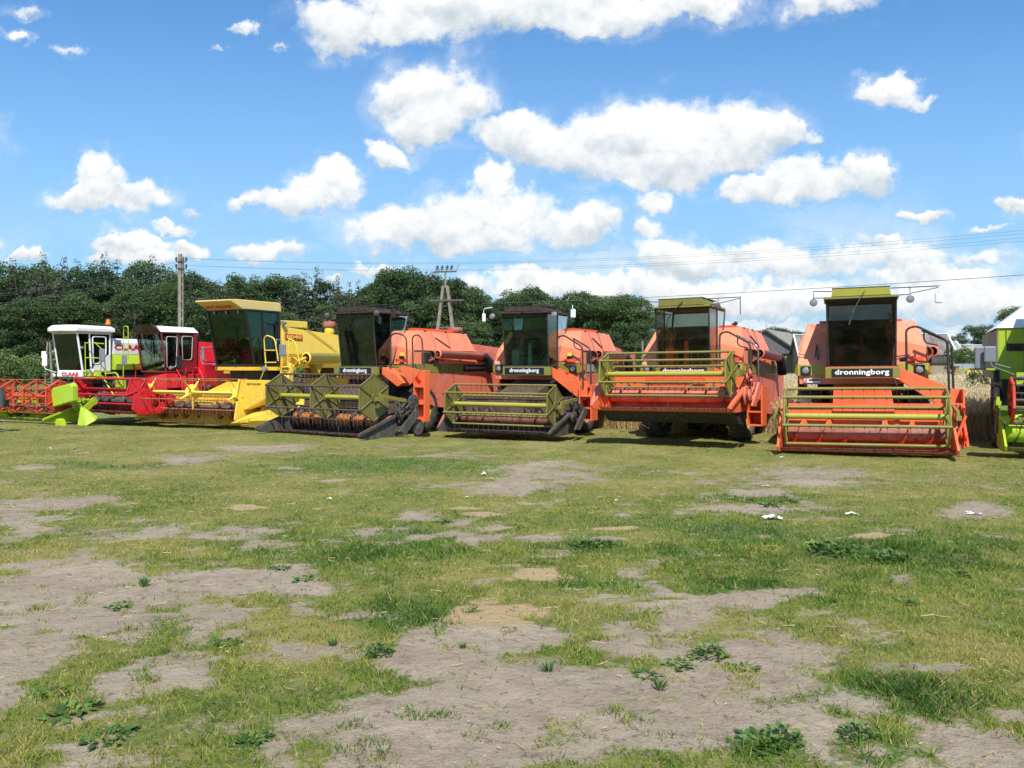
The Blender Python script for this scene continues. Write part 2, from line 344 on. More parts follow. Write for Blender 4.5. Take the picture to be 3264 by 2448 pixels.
# ------------------------------------------------------------------ ground
def axis(dense, far): return np.array(sorted(set(list(np.round(dense, 3)) + [float(f) for f in far])))
gx = axis(np.arange(-22, 22.01, .13), [-1500, -900, -500, -300, -180, -120, -90, -70, -55, -45, -38, -33, -29, -26, -24, 24, 26, 29, 33, 38, 45, 55, 70, 90, 120, 180, 300, 500, 900, 1500])
gy = axis(np.concatenate([np.arange(3, 12, .07), np.arange(12, 34, .14)]), [-300, -120, -60, -30, -15, -8, -4, -1, 1, 2, 36, 38, 41, 45, 50, 56, 63, 70, 78, 86, 94, 97, 100, 103, 110, 120, 140, 180, 260, 400, 700, 1200, 2500])
GX, GY = np.meshgrid(gx, gy); gzv = gz(GX, GY)
dirt, sand, lush, dry = yard_masks(GX, GY, gzv)
near = ((np.abs(GX) < 23) & (GY > 2.5) & (GY < 35))
rel = (fbm(GX, GY, .9, 71) - .5) * .07 + (fbm(GX, GY, 5.5, 81) - .5) * .035 * (.4 + dirt)
Z = gzv + np.where(near, rel, 0); nx, ny = len(gx), len(gy)
co = np.stack([GX, GY, Z], -1).reshape(-1, 3)
idx = np.arange(nx * ny).reshape(ny, nx)
quads = np.stack([idx[:-1, :-1], idx[:-1, 1:], idx[1:, 1:], idx[1:, :-1]], -1).reshape(-1, 4)
def mesh_np(name, co, faces, mat, attrs=None, smooth=True):
    me = bpy.data.meshes.new(name); k = faces.shape[1]
    me.vertices.add(len(co)); me.vertices.foreach_set('co', co.astype(np.float32).ravel())
    me.loops.add(faces.size); me.loops.foreach_set('vertex_index', faces.astype(np.int32).ravel())
    me.polygons.add(len(faces)); me.polygons.foreach_set('loop_start', np.arange(0, faces.size, k, dtype=np.int32))
    me.update(calc_edges=True)
    if smooth: me.polygons.foreach_set('use_smooth', np.ones(len(faces), dtype=bool))
    for an, av in (attrs or {}).items():
        a = me.attributes.new(an, 'FLOAT', 'POINT'); a.data.foreach_set('value', av.astype(np.float32).ravel())
    me.materials.append(mat); o = bpy.data.objects.new(name, me); COL.objects.link(o); return o
GM, t, b, o_ = mat_base('ground_earth_and_turf')
tc = t.new('ShaderNodeTexCoord'); P = tc.outputs['Object']
def attr(t, n): a = t.new('ShaderNodeAttribute'); a.attribute_name = n; return a.outputs['Fac']
n_f = t.noise(P, 22, 6, .7); n_m = t.noise(P, 5, 6, .65); n_c = t.noise(P, .8, 4, .6); n_g = t.noise(P, 90, 4, .7)
grs = t.mix(t.ramp(n_m, .35, .68), rgb(.110, .150, .020), rgb(.190, .205, .036))
grs = t.mix(attr(t, 'lush'), grs, rgb(.062, .140, .016)); grs = t.mix(t.m('MULTIPLY', t.ramp(t.noise(P, 1.3, 6, .7), .50, .64), .7), grs, rgb(.060, .115, .018)); grs = t.mix(t.m('MULTIPLY', t.ramp(t.noise(P, .9, 5, .7), .54, .66), .6), grs, rgb(.25, .20, .085)); grs = t.mix(t.m('MULTIPLY', attr(t, 'dry'), t.ramp(n_m, .25, .6)), grs, rgb(.29, .255, .075))
grs = t.mix(t.m('MULTIPLY', t.ramp(n_f, .44, .64), .65), grs, rgb(.235, .185, .11)); grs = t.mix(t.ramp(t.noise(P, 2.6, 6, .7), .56, .72), grs, rgb(.235, .19, .095)); grs = t.mix(t.ramp(n_g, .62, .8), grs, rgb(.03, .045, .012))
soil = t.mix(t.ramp(n_m, .3, .7), rgb(.345, .282, .200), rgb(.275, .222, .155)); soil = t.mix(t.ramp(n_c, .4, .7), soil, rgb(.375, .310, .225))
soil = t.mix(t.ramp(n_g, .56, .72), soil, rgb(.13, .10, .072)); soil = t.mix(t.m('MULTIPLY', t.ramp(t.noise(P, 13, 6, .75), .55, .66), .75), soil, rgb(.135, .10, .07)); soil = t.mix(t.m('MULTIPLY', t.ramp(t.noise(P, 3.1, 6, .7), .52, .66), .45), soil, rgb(.20, .15, .105))
snd = t.mix(t.ramp(n_f, .35, .7), rgb(.42, .31, .165), rgb(.33, .24, .13))
dm = t.ramp(t.m('ADD', attr(t, 'dirt'), t.m('ADD', t.m('MULTIPLY', t.m('SUBTRACT', n_f, .5), 1.3), t.m('MULTIPLY', t.m('SUBTRACT', n_m, .5), 1.5))), .12, .62)
sm = t.ramp(t.m('ADD', attr(t, 'sand'), t.m('MULTIPLY', t.m('SUBTRACT', n_m, .5), .9)), .35, .65)
c = t.mix(dm, grs, soil); c = t.mix(sm, c, snd)
c = t.mix(attr(t, 'field'), c, rgb(.20, .14, .07))
t.put(b.inputs['Base Color'], c); b.inputs['Roughness'].default_value = .95; b.inputs['Specular IOR Level'].default_value = .15
bp = t.new('ShaderNodeBump'); bp.inputs['Strength'].default_value = 1.0; bp.inputs['Distance'].default_value = .04
t.put(bp.inputs['Height'], t.m('ADD', t.m('MULTIPLY', t.noise(P, 7, 6, .65), 1.2), t.m('MULTIPLY', n_f, .5))); t.l.new(bp.outputs[0], b.inputs['Normal'])
ground = mesh_np('ground', co, quads, GM, dict(dirt=dirt, sand=sand, lush=lush, dry=dry, field=field_zone(GX, GY)))
ground['kind'] = 'structure'
# ------------------------------------------------------------------ blades, stalks and leaves
def leafmat(name, ramp, rough=.6, trans=.25, rnd_amt=0.0):
    m, t, b, o = mat_base(name); a = attr(t, 'tone'); f = a
    if rnd_amt:
        oi = t.new('ShaderNodeObjectInfo'); f = t.m('ADD', a, t.m('MULTIPLY', t.m('SUBTRACT', oi.outputs['Random'], .5), rnd_amt))
    cr = t.new('ShaderNodeValToRGB'); t.put(cr.inputs[0], f); e = cr.color_ramp.elements
    while len(e) < len(ramp): e.new(.5)
    for i, (p, c) in enumerate(ramp): e[i].position = p; e[i].color = rgb(*c)
    t.put(b.inputs['Base Color'], cr.outputs[0]); b.inputs['Roughness'].default_value = rough; b.inputs['Specular IOR Level'].default_value = .25
    tl = t.new('ShaderNodeBsdfTranslucent'); t.put(tl.inputs[0], cr.outputs[0]); mx = t.new('ShaderNodeMixShader'); mx.inputs[0].default_value = trans
    t.l.new(b.outputs[0], mx.inputs[1]); t.l.new(tl.outputs[0], mx.inputs[2]); t.l.new(mx.outputs[0], o.inputs[0]); return m
GRASSM = leafmat('grass_blades', [(0, (.045, .110, .014)), (.3, (.108, .205, .020)), (.55, (.235, .285, .036)), (.78, (.385, .345, .080)), (1, (.45, .37, .16))], .7, .3)
WHEATM = leafmat('ripe_wheat', [(0, (.34, .23, .09)), (.4, (.52, .37, .16)), (.75, (.64, .49, .26)), (1, (.70, .59, .38))], .7, .38)
npr = np.random.RandomState(11)
def blades(x, y, z, h, wd, lean, tone):
    n = len(x); a = npr.rand(n) * 2 * np.pi; la = npr.rand(n) * 2 * np.pi; dx, dy = np.cos(a) * wd, np.sin(a) * wd
    tx, ty = x + np.cos(la) * lean, y + np.sin(la) * lean
    v = np.empty((n, 3, 3)); v[:, 0] = np.stack([x - dx, y - dy, z - .01], -1); v[:, 1] = np.stack([x + dx, y + dy, z - .01], -1); v[:, 2] = np.stack([tx, ty, z + h], -1)
    return v.reshape(-1, 3), np.arange(3 * n).reshape(-1, 3), np.repeat(tone, 3)
gxx = np.interp
def ground_z(x, y):
    """height of the ground sheet, read back from its own grid"""
    i = np.clip(np.searchsorted(gx, x) - 1, 0, nx - 2); j = np.clip(np.searchsorted(gy, y) - 1, 0, ny - 2)
    fx = (x - gx[i]) / (gx[i + 1] - gx[i]); fy = (y - gy[j]) / (gy[j + 1] - gy[j])
    return (Z[j, i] * (1 - fx) + Z[j, i + 1] * fx) * (1 - fy) + (Z[j + 1, i] * (1 - fx) + Z[j + 1, i + 1] * fx) * fy
def gzs(x, y): return float(ground_z(np.array([x]), np.array([y]))[0])
xs, ys = [], []
for (y0, y1, dens, k) in ((3.6, 6, 560, 9), (6, 9, 360, 8), (9, 13, 190, 7), (13, 19, 100, 6), (19, 34, 52, 5)):
    A = (y1 - y0) * (y0 + y1) * .70; n = int(A * dens)
    yy = np.sqrt(npr.rand(n) * (y1 ** 2 - y0 ** 2) + y0 ** 2); xx = (npr.rand(n) * 2 - 1) * .70 * yy
    r = .018 + .0032 * yy
    for q in range(k): xs.append(xx + npr.randn(n) * r); ys.append(yy + npr.randn(n) * r)
X = np.concatenate(xs); Y = np.concatenate(ys)
m0 = yard_masks(X, Y, gz(X, Y)); bare = np.clip(np.maximum(m0[0], m0[1]) + (fbm(X, Y, 9, 91) - .5) * .7, 0, 1)
tuft = sstep(.66, .74, vnoise(X, Y, 7.5, 201)) * sstep(.5, .62, fbm(X, Y, 1.6, 211)); keep = npr.rand(len(X)) > np.clip(sstep(-.05, .80, bare) * 1.12, 0, 1) * (.99 - .75 * tuft); keep &= field_zone(X, Y) < .4; keep &= (vnoise(X, Y, 12, 221) + .5 * vnoise(X, Y, 30, 222)) > .38 + .25 * (npr.rand(len(X)) - .5)
X, Y = X[keep], Y[keep]; L, Dr = m0[2][keep], m0[3][keep]; bare = bare[keep]
far = sstep(5, 18, Y)
clump = fbm(X, Y, 3.2, 101)
H = (.012 + .036 * npr.rand(len(X)) ** 1.6) * (.50 + 1.1 * clump) * (1 + .5 * L) * (1 - .3 * Dr) * (1 - .35 * far)
tone = np.clip(.44 + .32 * Dr - .32 * L + npr.randn(len(X)) * .15 + (clump - .5) * -.5 + (fbm(X, Y, 1.5, 131) - .5) * 1.0 + (vnoise(X, Y, 14, 141) - .5) * .3 + .06 * far, 0, 1)
tone = np.where(npr.rand(len(X)) < .08 + .10 * Dr, np.clip(.85 + npr.randn(len(X)) * .1, 0, 1), tone)
v, f, tn = blades(X, Y, ground_z(X, Y), H, .0022 + .00042 * Y, H * (.5 + npr.rand(len(X))) , tone)
grass = mesh_np('grass', v, f, GRASSM, dict(tone=tn), smooth=False); grass['kind'] = 'stuff'
tag(grass, 'short worn grass growing in patches over the whole yard', 'grass')
# wheat: stalks along the near edge of the field, ears over all of it
xs = []; 
n1 = 110000; x1 = npr.rand(n1) * 40 - 7; y1 = wheat_front(x1) + npr.rand(n1) ** 1.3 * 9
n2 = 150000; y2 = 28 + 70 * npr.rand(n2) ** 1.6; x2 = -6 + (npr.rand(n2)) * (y2 * .75 + 8)
X = np.concatenate([x1, x2]); Y = np.concatenate([y1, y2]); k = (field_zone(X, Y) > .5); X, Y = X[k], Y[k]; n = len(X)
H = .76 + .20 * fbm(X, Y, .8, 7) + npr.randn(n) * .10 - .25 * (npr.rand(n) < .25) * npr.rand(n); tone = np.clip(.42 + npr.randn(n) * .15 + .35 * fbm(X, Y, .3, 17), 0, 1)
v1, f1, t1 = blades(X, Y, np.zeros(n), H, (.004 + .00022 * Y), .04 + npr.rand(n) * .34, tone)
# ears
ex, ey = X + npr.randn(n) * .05, Y + npr.randn(n) * .05
v2, f2, t2 = blades(ex, ey, H - .02, .11, (.010 + .00045 * Y), .06, np.clip(tone + .25 + .25 * sstep(35, 80, Y), 0, 1))
v = np.concatenate([v1, v2]); f = np.concatenate([f1, f2 + len(v1)]); wheat = mesh_np('wheat', v, f, WHEATM, dict(tone=np.concatenate([t1, t2])), smooth=False)
wheat['kind'] = 'stuff'; tag(wheat, 'ripe golden wheat standing behind the row of combines', 'wheat')
wx = np.linspace(-9, 120, 160); wy = np.linspace(0, 1, 90) ** 1.5 * 74; WX, WT = np.meshgrid(wx, wy)
WY = np.maximum(wheat_front(WX) + .9, 6) + WT; WZ = .66 + .12 * fbm(WX, WY, .7, 13); 
ok = (WY < 99)
idx = np.arange(WX.size).reshape(WX.shape); q = np.stack([idx[:-1, :-1], idx[:-1, 1:], idx[1:, 1:], idx[1:, :-1]], -1).reshape(-1, 4)
cen = WY.ravel()[q].mean(1); cxm = WX.ravel()[q].mean(1); q = q[(cen < 98) & (cxm > -5.5 - (cen - 28) * .04)]
CAN, t, b, o_ = mat_base('wheat_canopy'); tc = t.new('ShaderNodeTexCoord'); P = tc.outputs['Object']
c = t.mix(t.ramp(t.noise(P, 4.5, 6, .7), .35, .68), rgb(.36, .26, .12), rgb(.55, .44, .27)); c = t.mix(t.ramp(t.noise(P, .35, 3, .5), .4, .7), c, rgb(.48, .41, .30))
t.put(b.inputs['Base Color'], c); b.inputs['Roughness'].default_value = 1; b.inputs['Specular IOR Level'].default_value = .1
bp = t.new('ShaderNodeBump'); bp.inputs['Strength'].default_value = .9; bp.inputs['Distance'].default_value = .15; t.put(bp.inputs['Height'], t.noise(P, 6, 6, .7)); t.l.new(bp.outputs[0], b.inputs['Normal'])
can = mesh_np('wheat_canopy', np.stack([WX, WY, WZ], -1).reshape(-1, 3), q, CAN); can['kind'] = 'stuff'
tag(can, 'dense inner mass of the ripe wheat field', 'wheat')
# ------------------------------------------------------------------ trees
FOL = leafmat('broad_foliage', [(0, (.022, .044, .015)), (.35, (.044, .082, .026)), (.65, (.070, .118, .038)), (1, (.115, .17, .06))], .5, .22, .55)
PINE = leafmat('pine_foliage', [(0, (.028, .048, .024)), (.35, (.052, .082, .040)), (.65, (.082, .118, .058)), (1, (.13, .17, .085))], .55, .15, .5)
LTFOL = leafmat('pale_foliage', [(0, (.04, .075, .015)), (.5, (.085, .14, .035)), (1, (.16, .21, .07))], .55, .25, .2)
BARK = plain('bark', (.10, .075, .055), .9, 0, .5, 4, (.05, .038, .028)); PBARK = plain('pine_bark', (.085, .052, .034), .9, 0, .4, 4, (.05, .032, .024))
def crown_mesh(name, lumps, per, size, seed, mat, flat=.6):
    r = np.random.RandomState(seed); C = []; T = []
    for (cx_, cy_, cz_, rx_, rz_) in lumps:
        n = int(per * rx_ * rx_); d = r.randn(n, 3); d /= np.linalg.norm(d, axis=1)[:, None]; d[:, 2] = np.where(d[:, 2] < -.25, -d[:, 2] * .6, d[:, 2])
        rad = (.62 + .42 * r.rand(n) ** .6)[:, None]
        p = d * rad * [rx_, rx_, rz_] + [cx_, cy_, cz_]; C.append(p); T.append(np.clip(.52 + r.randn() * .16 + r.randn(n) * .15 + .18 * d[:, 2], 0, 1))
    C = np.concatenate(C); T = np.concatenate(T); n = len(C)
    nrm = r.randn(n, 3) + [0, 0, flat]; nrm /= np.linalg.norm(nrm, axis=1)[:, None]
    u = np.cross(nrm, r.randn(n, 3)); u /= np.linalg.norm(u, axis=1)[:, None]; w_ = np.cross(nrm, u); s = (size * (.6 + .8 * r.rand(n)))[:, None]
    v = np.stack([C - u * s, C - w_ * s * .55, C + u * s, C + w_ * s * .55], 1).reshape(-1, 3)
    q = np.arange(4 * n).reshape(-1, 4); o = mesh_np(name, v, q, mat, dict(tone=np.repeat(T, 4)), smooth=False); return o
def trunk_mb(h, r, limbs, seed):
    q = random.Random(seed); m = MB(); pts = [(q.uniform(-.1, .1) * i, q.uniform(-.1, .1) * i, h * i / 5) for i in range(6)]
    for i in range(5): m.cyl(pts[i], pts[i + 1], r * (1 - i / 6.2), 8, r * (1 - (i + 1) / 6.2), caps=False)
    for (x, y, z) in limbs:
        z0 = min(h * .85, max(h * .25, z - q.uniform(1.0, 2.0))); m.cyl((0, 0, z0), (x * .8, y * .8, z), r * .3, 5, r * .08)
    return m
def make_tree(kind, seed, name):
    q = random.Random(seed); L = []
    if kind == 'broad':      # 10 m tall, 7 m wide
        for i in range(56):
            z = q.uniform(1.6, 9.3); w_ = 3.3 * math.sqrt(max(.06, 1 - ((z - 5.6) / 4.4) ** 2)); a = q.uniform(0, 6.3); rr = w_ * q.uniform(.35, .95)
            s_ = q.uniform(.65, 1.25); L.append((math.cos(a) * rr, math.sin(a) * rr, z, s_, s_ * .75))
        mat, bark, per, size, hh, tr = FOL, BARK, 230, .095, 8, .22
    elif kind == 'tall':     # slender, ragged top
        for i in range(34):
            z = q.uniform(1.8, 9.6); w_ = 2.2 * (1 - abs(z - 5) / 6.2); a = q.uniform(0, 6.3); rr = w_ * q.uniform(.2, 1.0)
            s_ = q.uniform(.5, 1.0); L.append((math.cos(a) * rr, math.sin(a) * rr, z, s_, s_ * .9))
        mat, bark, per, size, hh, tr = FOL, BARK, 260, .09, 9, .18
    elif kind == 'pine':
        for i in range(11):
            z = 2.8 + 6.9 * i / 11 ; w_ = max(.15, 1.9 * (1 - ((z - 2.5) / 7.4) ** 1.2)); 
            for j in range(7 if i < 8 else 4):
                a = q.uniform(0, 6.3); rr = w_ * q.uniform(.25, 1.05); s_ = q.uniform(.35, .75) * (1.15 - .075 * i); L.append((math.cos(a) * rr, math.sin(a) * rr, z + q.uniform(-.3, .3), s_, s_ * .55))
        L.append((0, 0, 9.6, .3, .6)); mat, bark, per, size, hh, tr = PINE, PBARK, 400, .075, 9.3, .12
    else:                    # bush, 2 m
        for i in range(16):
            z = q.uniform(.3, 1.7); w_ = 1.3 * math.sqrt(max(.1, 1 - (z / 2.1) ** 2)); a = q.uniform(0, 6.3); rr = w_ * q.uniform(.1, 1)
            s_ = q.uniform(.25, .55); L.append((math.cos(a) * rr, math.sin(a) * rr, z, s_, s_))
        mat, bark, per, size, hh, tr = (LTFOL if kind == 'pale_bush' else FOL), BARK, 420, .075, 1.4, .04
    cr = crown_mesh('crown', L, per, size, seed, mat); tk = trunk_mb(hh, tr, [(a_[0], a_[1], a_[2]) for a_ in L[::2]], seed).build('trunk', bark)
    root = thing(name, '-', 'tree'); cr.parent = root; tk.parent = root; return root
def copy_tree(o, parent=None):
    c = o.copy(); COL.objects.link(c); c.parent = parent
    for ch in o.children: copy_tree(ch, c)
    return c
PROTO = {}
used = set()
def tree(kind, var, x, y, h, label, group, name=None, wide=1.0, cat='tree'):
    key = (kind, var); nm = name or {'broad': 'broadleaf_tree', 'tall': 'slender_tree', 'pine': 'pine_tree', 'bush': 'bush', 'pale_bush': 'bush'}[kind]
    base = 10 if kind in ('broad', 'tall', 'pine') else 2
    if key not in PROTO: o = PROTO[key] = make_tree(kind, 100 + var * 17 + len(kind) * 3, nm)
    else: o = copy_tree(PROTO[key]); o.name = nm
    s_ = h / base; o.location = (x, y, 0); o.scale = (s_ * wide, s_ * wide, s_); o.rotation_euler = (0, 0, rnd.uniform(0, 6.28)); o['label'] = label; o['category'] = cat
    if group: o['group'] = group
    elif 'group' in o: del o['group']
    return o
prof = [(-160,575),(0,572),(40,570),(90,560),(130,572),(180,578),(225,560),(270,574),(300,578),(330,566),(362,582),(410,588),(440,606),(470,612),(516,592),(560,600),(600,603),(650,592),(690,590),(722,603),(745,613),(770,616),(800,607),(830,594),(858,586),(900,588),(940,592),(980,600),(1010,608),(1030,638),(1060,650),(1090,646),(1110,642),(1132,618),(1152,632),(1180,636),(1205,642),(1222,631),(1255,628),(1300,632),(1350,634),(1378,645),(1398,680)]
def ptop(px):
    return float(np.interp(px, [a for a, b in prof], [b for a, b in prof]))
def zone(px):
    for lim, n in ((150, 'at the far left'), (330, 'above the white cab'), (480, 'around the tall concrete pole'), (760, 'behind the yellow combine'), (1010, 'by the A-shaped pole'), (1200, 'behind the brown roofed cabs'), (3000, 'left of the raised reel')):
        if px < lim: return n
KN = {'broad': 'dark broadleaf tree', 'tall': 'slender leafy tree', 'pine': 'dark pine'}
def wood_tree(px, d, top, kind, var, row, wide=1.0):
    top -= (9 if kind == 'pine' else 0); h = EYE + (786 - top) * d / 1814.0; lab = '%s, %s, %s' % (KN[kind], row, zone(px))
    tree(kind, var, (px - 1106) / 1814 * d, d, h * 1.0, lab, '%s %s %s' % (kind, row, zone(px)), wide=wide)
# back row closes the wood, front row gives its outline
px = -170
while px < 1400:
    k = 'pine' if px < 800 and rnd.random() < .7 else ('tall' if rnd.random() < .3 else 'broad')
    wood_tree(px, rnd.uniform(122, 130), ptop(px) + rnd.uniform(4, 22), k, rnd.randrange(3), 'back row of the wood', 1.25); px += rnd.uniform(30, 42)
px = -150
while px < 1392:
    k = 'pine' if px < 800 and rnd.random() < .72 else ('tall' if rnd.random() < .3 else 'broad')
    wood_tree(px, rnd.uniform(108, 117), ptop(px) + rnd.uniform(-8, 22), k, rnd.randrange(3), 'middle row of the wood', 1.1 if k != 'broad' else .95); px += rnd.uniform(17, 28)
px = -150
while px < 1398:
    k = 'broad' if rnd.random() < .5 else ('pine' if px < 700 and rnd.random() < .6 else 'tall')
    wood_tree(px, rnd.uniform(97, 104), ptop(px) + rnd.uniform(35, 120), k, rnd.randrange(3), 'front row of the wood', 1.15); px += rnd.uniform(36, 52)
for (px, top, k) in ((1330, 634, 'broad'), (1362, 640, 'broad'), (1383, 665, 'tall'), (1275, 628, 'broad'), (1228, 628, 'broad'), (1133, 616, 'broad'), (866, 584, 'broad'), (905, 586, 'broad'), (92, 556, 'pine'), (226, 556, 'pine'), (330, 564, 'pine'), (516, 583, 'tall'), (985, 598, 'tall')):
    wood_tree(px, 106, top, k, rnd.randrange(3), 'skyline of the wood', 1.0)
# shrubs and weeds along the foot of the wood
px = -150
while px < 1400:
    d = rnd.uniform(88, 95); pale = px < 140 or rnd.random() < .3
    tree('pale_bush' if pale else 'bush', rnd.randrange(2), (px - 1106) / 1814 * d, d, rnd.uniform(2.2, 4.2), ('pale green' if pale else 'dark green') + ' shrub under the wood, ' + zone(px), ('pale' if pale else 'dark') + ' shrubs ' + zone(px), cat='shrub', wide=1.3)
    px += rnd.uniform(26, 44)
for px, d, h in ((4, 62, 3.0), (36, 64, 2.7), (68, 66, 2.4)):
    tree('pale_bush', 1, (px - 1106) / 1814 * d, d, h, 'tall pale weeds standing in the meadow at the left edge', 'tall pale weeds at the left edge', cat='shrub')
# trees on the right
for i, (px, top) in enumerate(((1630, 716), (1650, 712), (1672, 704), (1696, 710), (1722, 714), (1748, 713), (1774, 716), (1800, 720))):
    tree('broad', i % 3, (px - 1106) / 1814 * 215, 215 + i % 2 * 6, EYE + (786 - top) * 215 / 1814, 'distant broadleaf tree showing over the grey wooden barn', 'distant trees over the barn', wide=1.5)
tree('broad', 0, (2104 - 1106) / 1814 * 150, 150, EYE + (786 - 702) * 150 / 1814, 'round dark tree behind the corrugated sheds, larger of the pair', None)
tree('broad', 1, (2134 - 1106) / 1814 * 156, 156, EYE + (786 - 701) * 156 / 1814, 'dark tree behind the corrugated sheds, right next to the lime combine', None, wide=.8)
tree('broad', 2, (2190 - 1106) / 1814 * 130, 130, EYE + (786 - 658) * 130 / 1814, 'tree top peeping over the white hood of the lime combine', None, wide=.9)
tree('broad', 2, (2065 - 1106) / 1814 * 170, 170, EYE + (786 - 724) * 170 / 1814, 'small dark tree between the brown roof and the sheds', None, wide=.8)
for i, (px, h) in enumerate(((2071, 4.0), (2088, 4.3), (2106, 4.1))):
    tree('pale_bush', i % 2, (px - 1106) / 1814 * 106, 106 + .6 * i, h, 'pale willow-like bush in front of the corrugated sheds, ' + ('left part', 'middle part', 'right part')[i], None, cat='bush', wide=.75)
tree('bush', 0, (2124 - 1106) / 1814 * 107, 107, 3.2, 'dark green bush beside the pale one, next to the grey mirror', None, cat='bush', wide=.7)
tree('bush', 1, (2112 - 1106) / 1814 * 45, 45, 1.75, 'small self-sown tree standing in the wheat', None, cat='bush', wide=.75)
# ------------------------------------------------------------------ buildings
BOARD = plain('weathered_boards', (.20, .185, .17), .85, 0, .5, 3, (.12, .11, .105)); BOARD_T = plain('tan_boards', (.28, .215, .15), .85, 0, .4, 3, (.20, .15, .105))
def roofmat(name, c, c2, sc=(2.2, 40)):
    m, t, b, o = mat_base(name); tc = t.new('ShaderNodeTexCoord'); P = tc.outputs['Object']
    col = t.mix(t.ramp(t.noise(P, .7, 5, .65), .35, .65), rgb(*c), rgb(*c2)); t.put(b.inputs['Base Color'], col); b.inputs['Roughness'].default_value = .9; return m
MOSSY = roofmat('mossy_roof', (.20, .20, .15), (.27, .26, .22)); BROWNROOF = roofmat('brown_roof', (.15, .12, .10), (.22, .20, .185)); ASB = roofmat('corrugated_roof', (.25, .245, .235), (.33, .325, .31))
BRICKM, t, b, o_ = mat_base('tan_brickwork'); tc = t.new('ShaderNodeTexCoord'); P = tc.outputs['Object']
br = t.new('ShaderNodeTexBrick'); t.put(br.inputs['Vector'], t.v('MULTIPLY', t.v('ADD', P, (0, 0, 0)), (1, 1, 1))); 
cbx = t.new('ShaderNodeCombineXYZ'); sx = t.new('ShaderNodeSeparateXYZ'); t.put(sx.inputs[0], P); t.put(cbx.inputs[0], t.m('ADD', sx.outputs[0], sx.outputs[1])); t.put(cbx.inputs[1], sx.outputs[2]); t.put(br.inputs['Vector'], cbx.outputs[0])
br.inputs['Scale'].default_value = 4; br.inputs['Color1'].default_value = rgb(.36, .27, .17); br.inputs['Color2'].default_value = rgb(.30, .22, .14); br.inputs['Mortar'].default_value = rgb(.30, .27, .22)
t.put(b.inputs['Base Color'], t.mix(t.ramp(t.noise(P, .9, 5, .6), .4, .7), br.outputs[0], rgb(.33, .29, .23))); b.inputs['Roughness'].default_value = .9
TRIM = plain('white_trim', (.7, .7, .68), .6); STONE = plain('grey_plinth', (.30, .29, .27), .9, 0, .3, 3)
def gable_building(name, label, cat, x, y, rz, x0, x1, depth, eave, ridge, wall, roof, over=.35, boards=False, ridge_x=True, trim=None):
    """ridge_x: ridge runs along local x; else along local y (gable faces the viewer)"""
    b = thing(name, label, cat, (x, y, 0), rz)
    if ridge_x:
        g = lambda xx, t_: MB().prism([(xx, 0, 0), (xx, depth, 0), (xx, depth, eave), (xx, depth / 2, ridge - .08), (xx, 0, eave)], (t_, 0, 0))
        MB().box(x0 + .2, x1 - .2, 0, .2, 0, eave).build('front_wall', wall, b); MB().box(x0 + .2, x1 - .2, depth - .2, depth, 0, eave).build('back_wall', wall, b)
        g(x0, .2).build('gable_wall', wall, b); g(x1 - .2, .2).build('gable_wall', wall, b)
        k = (ridge - eave) / (depth / 2)
        for s_ in (0, 1):
            yo = -over if s_ == 0 else depth + over; zo = eave - over * k
            rf = MB().prism([(x0 - over, yo, zo), (x1 + over, yo, zo), (x1 + over, depth / 2, ridge), (x0 - over, depth / 2, ridge)], (0, 0, .1))
            r_ = rf.build('roof_slope', roof, b)
            n = int((x1 - x0 + 2 * over) / .9); mm = MB()
            for i in range(n + 1):
                xx = x0 - over + i * .9; mm.cyl((xx, yo, zo + .11), (xx, depth / 2, ridge + .11), .035, 4, caps=False)
            mm.build('roof_rib', roof, r_, kind='stuff')
        if trim:
            for xx in (x0 - over, x1 + over):
                MB().prism([(xx - .1, -over, eave - over * k - .12), (xx + .1, -over, eave - over * k - .12), (xx + .1, depth / 2, ridge + .0), (xx - .1, depth / 2, ridge + .0)], (0, 0, .24)).build('barge_board', trim, b)
            MB().box(x0 - over, x1 + over, depth / 2 - .15, depth / 2 + .15, ridge + .09, ridge + .2).build('ridge_cap', trim, b)
    return b
# grey wooden barn with its gable to the viewer
HW, EV, RG, LEN = 4.3, 4.25, 7.2, 18.0
barn = thing('wooden_barn', 'old grey wooden barn with mossy roof behind the wheat field', 'barn', (37.8, 125, 0), R(-29))
MB().box(-HW, -HW + .15, 0, LEN, 0, EV).build('side_wall', BOARD, barn); MB().box(HW - .15, HW, 0, LEN, 0, EV).build('side_wall', BOARD, barn)
gw = MB().xz([(-HW + .15, 0), (HW - .15, 0), (HW - .15, EV - .05), (0, RG - .15), (-HW + .15, EV - .05)], .06, .16).build('gable_wall', BOARD, barn)
def boards(parent, x0, x1, ztop, y, mat, z0=.35, wd=.2):
    m = MB(); x = x0; 
    while x < x1 - .02:
        z = ztop(x + wd / 2); dz = rnd.uniform(-.06, .02); m.box(x + .012, min(x1, x + wd) - .012, y - rnd.uniform(.02, .045), y + .02, z0, z + dz - .1); x += wd
    return m.build('wall_board', mat, parent, kind='stuff')
boards(gw, -HW + .1, HW - .1, lambda x: EV + (RG - EV) * (1 - abs(x) / HW), .04, BOARD)
MB().xz([(-HW - .6, EV - .55), (-HW - .6, EV - .35), (0, RG + .08), (HW + .6, EV - .35), (HW + .6, EV - .55), (0, RG - .2)], -.38, -.28).build('barge_board', DUSTY, barn)
MB().prism([(-HW - .6, -.25, EV - .4), (0, -.25, RG), (0, LEN, RG), (-HW - .6, LEN, EV - .4)], (0, 0, .09)).build('roof_slope', MOSSY, barn)
rs = MB().prism([(0.01, -.25, RG), (HW + .6, -.25, EV - .4), (HW + .6, LEN, EV - .4), (0.01, LEN, RG)], (0, 0, .09)).build('roof_slope', MOSSY, barn)
lt = thing('lean_to_shed', 'low tan board shed with a flat dark roof edge against the barn', 'shed', (39.6, 121.5, 0), R(-12))
